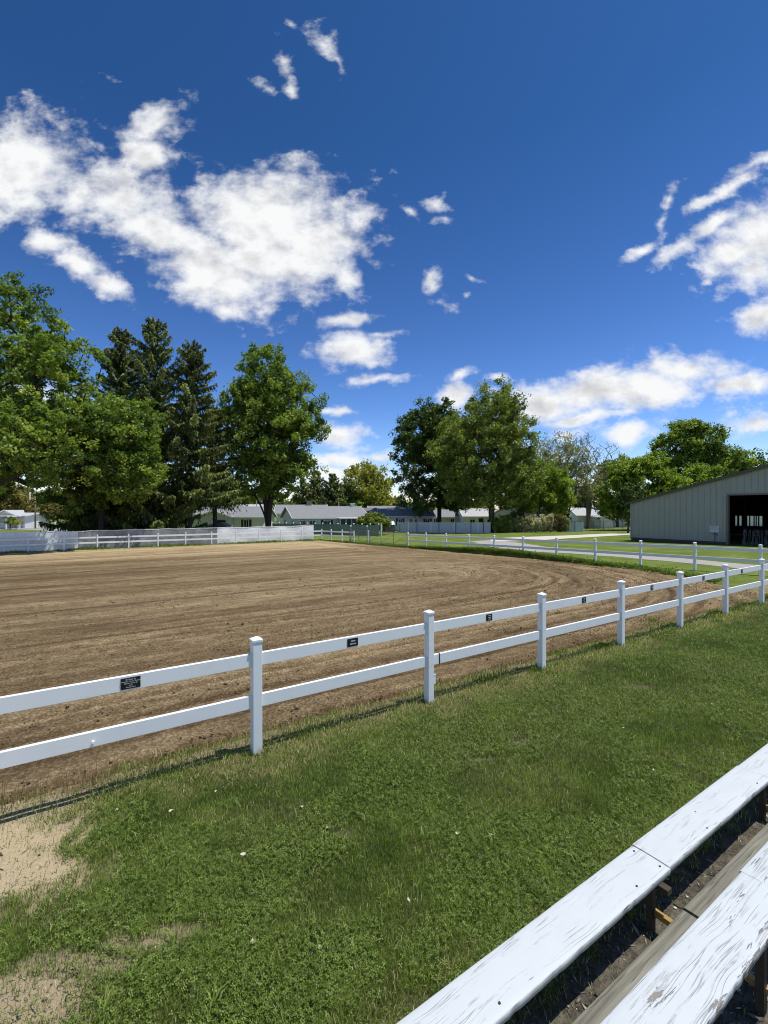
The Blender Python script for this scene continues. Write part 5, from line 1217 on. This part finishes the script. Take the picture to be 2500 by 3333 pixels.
def house(name, label, x, y, yaw, L, D, eh, rise, wall, roof, wins=(), gable_front=None, doors=(), base=None, oh=.4, cat='house', chimney=None, gwin=(), porch=None, group='houses beyond the arena', front_gable_wall=None):
    """x, y: front left corner; local +x runs along the front, +y backwards"""
    z0 = gf(x, y) if base is None else base; root = empty(name, (x, y, z0), label, cat, group, yaw)
    mb = MB(); mb.add([(0, 0, -.3), (L, 0, -.3), (L, D, -.3), (0, D, -.3), (0, 0, eh), (L, 0, eh), (L, D, eh), (0, D, eh), (0, D / 2, eh + rise), (L, D / 2, eh + rise)],
           [(0, 1, 5, 4), (1, 2, 6, 9, 5), (2, 3, 7, 6), (3, 0, 4, 8, 7)]); mb.build('wall', wall, root)
    th = .12; k = rise / (D / 2); r = MB()
    for s in (0, 1):
        ya, za = (-oh, eh - oh * k) if s == 0 else (D + oh, eh - oh * k); A = [(-oh, ya, za + .02), (L + oh, ya, za + .02), (L + oh, D / 2, eh + rise + .02), (-oh, D / 2, eh + rise + .02)]; B = [(p[0], p[1], p[2] + th) for p in A]
        r.add(A + B, [(0, 1, 2, 3), (4, 5, 6, 7), (0, 1, 5, 4), (1, 2, 6, 5), (2, 3, 7, 6), (3, 0, 4, 7)])
    ro = r.build('roof', roof, root)
    t = MB(); t.box((L / 2, -oh - .03, eh - oh * k + .06), (L + 2 * oh, .06, .17)); t.box((L / 2, D + oh + .03, eh - oh * k + .06), (L + 2 * oh, .06, .17))
    for xx in (-oh - .03, L + oh + .03):
        for ya in (-oh, D + oh): t.beam((xx, ya, eh - oh * k + .06), (xx, D / 2, eh + rise + .06), .05, .2)
    t.build('fascia', M_trim, root)
    def win(cx, cz, w, h, sh=False, frm=True, side=0):
        f = MB(); g_ = MB()
        def P(a, d, z): return (a, -d, z) if side == 0 else (-d, a, z)
        def B(mb_, a, d, z, sa, sd, sz): mb_.box(P(a, d, z), (sa, sd, sz) if side == 0 else (sd, sa, sz))
        for dx in (-w / 2, w / 2, 0): B(f, cx + dx, .04, cz, .08 if dx else .05, .08, h + .08)
        for dz in (-h / 2, h / 2): B(f, cx, .045, cz + dz, w + .1, .09, .08)
        fo = f.build('window', M_trim, root); B(g_, cx, .015, cz, w, .03, h); go = g_.build('pane', M_glass, root); go.parent = fo
        if sh:
            for dx in (-1, 1): q = MB(); B(q, cx + dx * (w / 2 + .24), .03, cz, .36, .05, h + .08); q.build('shutter', M_shut, root)
    for wn_ in wins: win(*wn_)
    for (cx, w, h, m_) in doors: q = MB(); q.box((cx, -.03, h / 2 - .02), (w, .06, h)); q.build('door', m_, root)
    if gable_front:
        gx0, gx1, gd, gh, gr = gable_front; q = MB(); c = (gx0 + gx1) / 2
        q.add([(gx0, -gd, -.3), (gx1, -gd, -.3), (gx1, 0, -.3), (gx0, 0, -.3), (gx0, -gd, gh), (gx1, -gd, gh), (gx1, 0, gh), (gx0, 0, gh), (c, -gd, gh + gr)], [(0, 1, 5, 8, 4), (1, 2, 6, 5), (3, 0, 4, 7)]); q.build('wing_wall', front_gable_wall or wall, root)
        q = MB()
        for sx_ in (gx0 - .35, gx1 + .35):
            kz = gr / ((gx1 - gx0) / 2); ze = gh - .35 * kz; A = [(sx_, -gd - .4, ze + .03), (c, -gd - .4, gh + gr + .03), (c, D / 2, gh + gr + .03), (sx_, D / 2 if 0 else .5, ze + .03)]; B_ = [(p[0], p[1], p[2] + .1) for p in A]
            q.add(A + B_, [(0, 1, 2, 3), (4, 5, 6, 7), (0, 1, 5, 4), (1, 2, 6, 5), (2, 3, 7, 6), (3, 0, 4, 7)])
        q.build('wing_roof', roof, root); q = MB()
        for sx_ in (gx0 - .35, gx1 + .35): q.beam((sx_, -gd - .43, ze + .08), (c, -gd - .43, gh + gr + .08), .05, .2)
        q.build('wing_fascia', M_trim, root)
    if chimney:
        cx, cy, w, h, m_ = chimney; q = MB(); zc = eh + rise - abs(cy - D / 2) * k; q.box((cx, cy, zc + h / 2 - .3), (w, w, h + .6)); q.box((cx, cy, zc + h + .04), (w + .14, w + .14, .1)); c_ = q.build('chimney', m_, root); c_.parent = ro
    if porch:
        x0_, x1_, d_, pz, nw = porch; q = MB(); q.box(((x0_ + x1_) / 2, -d_ / 2, pz), (x1_ - x0_ + .3, d_ + .3, .16)); q.build('porch_roof', M_trim, root)
        for i in range(nw + 1): xx = x0_ + (x1_ - x0_) * i / nw; q = MB(); q.box((xx, -d_, pz / 2 - .1), (.10, .10, pz - .1)); q.build('porch_post', M_trim, root)
        q = MB(); q.box(((x0_ + x1_) / 2, -d_ + .05, pz / 2 + .2), (x1_ - x0_, .02, pz - .55)); q.build('porch_screen', simple('screen_mesh', (.05, .055, .055), .5, .3, 4), root)
    return root
ya = 72.0
A = house('ranch_house', 'cream ranch house with dark shutters left of the oval maple trunk', xat(470, ya), ya, 0, 18.3, 8, 2.45, 1.55, W_cream, R_grey,
      wins=[((xat(802, ya) - xat(470, ya)), 1.45, .75, 1.15, True)], gable_front=(xat(655, ya) - xat(470, ya), xat(762, ya) - xat(470, ya), 1.6, 2.45, .85), front_gable_wall=W_grey, gwin=())
A2 = MB()
xx = xat(718, ya - 1.6); q = MB(A.location); q.box((xx, ya - 1.66, gf(xx, ya) + 1.45), (1.5, .06, 1.1)); q.build('pane', M_glass, A); A.children[-1].location = (0, 0, 0)
for px_ in (530, 560): q = MB(A.location); q.box((xat(px_, ya), ya - .04, gf(xx, ya) + 1.3), (.7, .06, 1.2)); q.build('pane', M_glass, A)
house('ranch_house', 'pale blue grey ranch house with screened porch in the centre gap', -13.2, 68.0, math.radians(24), 11.6, 8.2, 2.42, 1.6, W_blue, R_grey,
      wins=[(1.25, 1.5, 1.0, 1.0, False), (2.75, 1.5, 1.0, 1.0, False), (5.0, 1.5, 1.0, 1.0, True), (1.2, 1.5, .5, .9, False, True, 1), (6.5, 1.5, .9, 1.0, False, True, 1)], porch=(6.6, 11.2, 1.5, 2.28, 5), chimney=(10.6, 4.1, .55, .55, M_trim))
house('ranch_house', 'low house whose grey roof and chimney peek over the centre ranch roof', -19.5, 84, math.radians(10), 9, 8, 2.7, 1.5, W_white, R_grey, chimney=(5.9, 4, .9, .8, simple('tan_brick', (.35, .29, .22), .8)), base=-.7)
house('ranch_house', 'white ranch house with tree shadows on its long dark roof behind the olive shrub', xat(1212, 82), 82, math.radians(8), 11.0, 8.5, 2.45, 1.7, W_white, R_grey, wins=[(5.0, 1.45, .7, 1.1, True), (6.9, 1.45, .5, 1.0, False), (7.9, 1.45, .5, 1.0, False), (10, 1.45, .7, 1.0, True)])
house('ranch_house', 'low grey roofed house end between the shrub and the centre ranch', xat(1160, 80), 80, math.radians(5), 3.4, 8, 2.3, 1.5, W_grey, R_dark)
house('ranch_house', 'grey house half hidden behind the dark bushy tree', xat(1398, 90), 90, math.radians(4), 6.6, 8, 2.2, 1.3, W_grey, R_grey, wins=[(1.2, 1.4, .8, .9, False), (4.5, 1.4, .8, .9, False)])
house('ranch_house', 'white bungalow seen through the low boughs of the big olive tree', xat(1512, 86), 86, math.radians(3), 7.2, 7.5, 2.35, 1.35, W_white, R_lite, wins=[(1.5, 1.3, .9, .9, False), (4.6, 1.3, .7, .9, False)], doors=((3.1, .9, 2.0, M_shut),))
house('ranch_house', 'white gabled house right of the big olive tree behind the hedge row', xat(1702, 80), 80, math.radians(28), 11.5, 8.0, 2.55, 1.5, W_white, R_dark, wins=[(1.4, 1.5, .6, 1.2, False), (3.2, 1.5, .6, 1.2, False), (8.4, 1.5, .6, .9, False), (9.5, 1.5, .6, .9, False)], porch=(4.6, 10.6, 1.3, 2.3, 4))
house('garage', 'long white garage behind the double trunk of the bare tree', xat(1880, 92), 92, math.radians(2), 5.4, 7, 2.5, 1.4, W_white, R_lite, base=-.95, cat='garage')
house('garage', 'small white garage with its bright gable facing the lawn', xat(1952, 88), 88, math.radians(90 - 2) - math.pi / 2, 2.4, 5.5, 2.1, .1, W_white, R_lite, base=-.95, cat='garage', gable_front=(0.05, 2.35, .5, 1.95, .85))
house('garage', 'low white outbuilding just left of the barn corner', xat(1990, 98), 98, 0, 4.5, 5, 2.2, .7, W_white, R_lite, base=-.95, cat='garage', wins=[(1.0, 1.3, .6, .6, False), (3.0, 1.3, .6, .6, False)])
house('bungalow', 'white house with a grey gable and garage door at far left', xat(-60, 90), 90, 0, 8.4, 7, 2.35, .5, W_white, R_lite, gable_front=(3.0, 7.9, .9, 2.35, 1.05), front_gable_wall=W_grey, doors=(), base=-.9)
gdx = xat(50, 88.9); q = MB((gdx, 89.0, -.9)); 
def porch_left():
    Y = 86.5; x = xat(10, Y); z = gf(x, Y); r = empty('porch', (x, Y, z), 'white porch with square posts and slatted railing at the far left', 'porch')
    mb = MB(r.location); mb.box((x - 1.5, Y + .9, z + 2.35), (5.0, 2.4, .25)); mb.build('porch_roof', M_trim, r)
    for dx in (-2.3, -.9, .55): mb = MB(r.location); mb.box((x + dx, Y, z + 1.12), (.22, .22, 2.25)); mb.build('post', M_trim, r)
    mb = MB(r.location)
    for zz in (.35, 1.0): mb.box((x - .9, Y, z + zz), (2.8, .06, .07))
    for i in range(20): mb.box((x - 2.2 + i * .14, Y, z + .68), (.035, .035, .6))
    mb.build('railing', M_trim, r)
porch_left()
house('house_behind', 'pale roofed building peeking above the cream ranch house', xat(735, 104), 104, 0, 9.0, 8, 3.4, 1.3, W_white, R_lite, base=-.9)
house('outbuilding', 'white building glimpsed through the far openings of the barn', 68, 96, -.4, 12, 6, 3.2, 1.2, W_white, R_lite, base=-.9, cat='outbuilding')
house('shed', 'tiny white shed behind the round reddish lawn tree', xat(90, 118), 118, 0, 1.6, 3, 1.8, .6, W_white, R_lite, base=-.9, cat='shed')

# ---------------------------------------------------------------- small things beyond the fence
def canopy():
    Y = 57.0; x0_, x1_ = xat(652, Y), xat(742, Y); z = gf(x0_, Y); r = empty('canopy', ((x0_ + x1_) / 2, Y, z), 'low brown ridged canopy roof poking above the tarp', 'canopy')
    br = simple('brown_canvas', (.22, .17, .12), .8, .25, 2); c = (x0_ + x1_) / 2 + .6; ze, zr = zat(1715, Y), zat(1700, Y)
    mb = MB(r.location); mb.add([(x0_, Y, ze), (x1_, Y, ze), (x1_ - .2, Y + 2.6, ze), (x0_ + .2, Y + 2.6, ze), (c, Y + .6, zr), (c, Y + 2.0, zr)], [(0, 1, 4), (1, 2, 5, 4), (2, 3, 5), (3, 0, 4, 5)]); mb.build('canopy_roof', br, r)
    for xx in (x0_ + .2, x1_ - .2): 
        for yy in (Y + .1, Y + 2.5): mb = MB(r.location); mb.tube([(xx, yy, z), (xx, yy, ze)], .03, 6); mb.build('leg', M_dgrey, r)
canopy()
def bin_():
    Y = 74.0; x = xat(1261, Y); z = gf(x, Y); r = empty('bin', (x, Y, z), 'dark brown open bin box beside the pale privacy fence', 'bin'); bm_ = simple('brown_boards', (.075, .06, .05), .8, .3, 5)
    w = 43 / F * Y; mb = MB(r.location)
    mb.box((x, Y, z + .6), (w, 1.2, 1.15)); 
    for i in range(6): mb.box((x - w / 2 + w * (i + .5) / 6, Y - .62, z + .6), (.05, .04, 1.1))
    mb.build('box', bm_, r); mb = MB(r.location); mb.box((x, Y, z + 1.2), (w + .1, 1.3, .06)); mb.build('rim', bm_, r)
    r2 = empty('covered_heap', (x + .3, Y + .2, z + 1.23), 'white plastic sheeting heaped on top of the brown bin', 'sheeting'); V = []; n = 14
    g1, g2 = np.meshgrid(np.linspace(-1, 1, n), np.linspace(-1, 1, n), indexing='ij'); hh = np.clip(1 - (g1 ** 2 + g2 ** 2), 0, 1) ** .6 * (.35 + .5 * sstep(0, .9, g1)) * (.7 + .6 * fbm(g1 * 2 + 5, g2 * 2, seed=4))
    np_mesh('plastic_sheet', np.stack([g1.ravel() * .95, g2.ravel() * .55, hh.ravel()], 1), grid_faces(n, n), simple('white_plastic', (.72, .74, .75), .35, .05), smooth=True, parent=r2)
bin_()
def pole(px, Y, top, r, label, name='utility_pole', m=None, arm=None, lamp=None):
    x = xat(px, Y); z = gf(x, Y); t = zat(top, Y); ro = empty(name, (x, Y, z), label, 'pole'); mb = MB(ro.location); mb.tube([(x, Y, z - .2), (x, Y, t)], [r, r * .75], 10); mb.build('shaft', m or simple('pole_wood', (.20, .17, .13), .9, .2, 4), ro, True)
    if arm: mb = MB(ro.location); mb.box((x, Y, t - .3), (arm, .08, .1)); mb.build('crossarm', m or _mc['pole_wood'], ro)
    if lamp: mb = MB(ro.location); mb.tube([(x, Y, t - .3), (x + lamp * .6, Y, t + .1), (x + lamp, Y, t + .12)], .05, 6); mb.build('lamp_arm', M_galv, ro); mb = MB(ro.location); mb.box((x + lamp + .45, Y, t + .12), (1.0, .35, .14), 0, 0, .05); mb.build('lamp_head', M_trim, ro)
pole(115, 88, 1598, .15, 'wooden street pole with a long lamp arm left of the driveway', lamp=2.2)
pole(98, 110, 1602, .2, 'pale utility pole behind the reddish lawn tree', arm=2.4, m=simple('pale_pole', (.45, .43, .40), .8))
pole(1103, 112, 1632, .14, 'thin utility pole above the centre ranch roof', arm=None)
pole(1321, 115, 1625, .18, 'pale utility pole right of the yellow green tree', m=_mc['pale_pole'])
pole(835, 100, 1618, .1, 'slim pole above the cream house by the maple trunk')
pole(1611, 71.5, 1703, .09, 'white pipe post beside the big olive tree trunk', name='pipe_post', m=M_vin)
mb = MB((-20, 112, 2)); mb.tube([(xat(980, 112) + i * .9, 112, zat(1633, 112) + .25 * math.sin(i * .35) - .1) for i in range(24)], .025, 4); tag(mb.build('utility_wire', M_dgrey), 'thin dark overhead wire crossing above the centre roofs', 'wire')
for px_, Y_, h_, lab in ((180, 84, 1.15, 'white mailbox post at the kerb left of the driveway'), (101, 92, 1.4, 'white post in the lawn behind the street pole')):
    x = xat(px_, Y_); z = gf(x, Y_); r = empty('mailbox', (x, Y_, z), lab, 'mailbox'); mb = MB(r.location); mb.box((x, Y_, z + h_ / 2), (.28, .28, h_)); mb.build('post', M_vin, r); mb = MB(r.location); mb.box((x, Y_ - .05, z + h_ + .08), (.26, .5, .22), 0, 0, .06); mb.build('box', M_vin, r)
x, Y_ = xat(190, 95), 95; z = gf(x, Y_); mb = MB((x, Y_, z)); mb.tube([(x, Y_, z), (x, Y_, z + .75)], .12, 8); mb.tube([(x, Y_, z + .7), (x - .55, Y_, z + 1.25)], .05, 6); mb.tube([(x, Y_, z + .7), (x + .55, Y_, z + 1.15)], .05, 6); tag(mb.build('yard_ornament', M_vin), 'white Y shaped lawn ornament right of the reddish tree', 'ornament')
def car():
    Y = 101.0; x = xat(374, Y); z = gf(x, Y); r = empty('parked_car', (x, Y, z), 'red car parked beneath the spruces beyond the fence', 'car'); o = r.location
    red = simple('red_paint', (.42, .015, .02), .25, .1, 2, spec=.6); rub = simple('tyre_rubber', (.02, .02, .02), .8)
    prof = [(-2.2, .35), (-2.25, .75), (-2.1, .98), (-1.2, 1.02), (1.0, 1.0), (1.9, .86), (2.2, .68), (2.2, .35)]; cab = [(-1.5, 1.0), (-1.05, 1.42), (.25, 1.45), (1.05, 1.0)]
    for nm, pf, w, m_ in (('body', prof, .88, red), ('cabin', cab, .74, M_glass)):
        n = len(pf); mb = MB(o); mb.add([(x + a, Y - w, z + b) for a, b in pf] + [(x + a, Y + w, z + b) for a, b in pf], [tuple(range(n - 1, -1, -1)), tuple(range(n, 2 * n))] + [(i, (i + 1) % n, (i + 1) % n + n, i + n) for i in range(n)]); mb.build(nm, m_, r)
    mb = MB(o); mb.box((x - .4, Y, z + 1.465), (1.35, 1.3, .05)); mb.build('roof_panel', red, r)
    for dx in (-1.4, 1.35):
        for dy in (-.82, .82): mb = MB(o); mb.tube([(x + dx, Y + dy - .1, z + .33), (x + dx, Y + dy + .1, z + .33)], .33, 16); wh = mb.build('wheel', rub, r)
car()
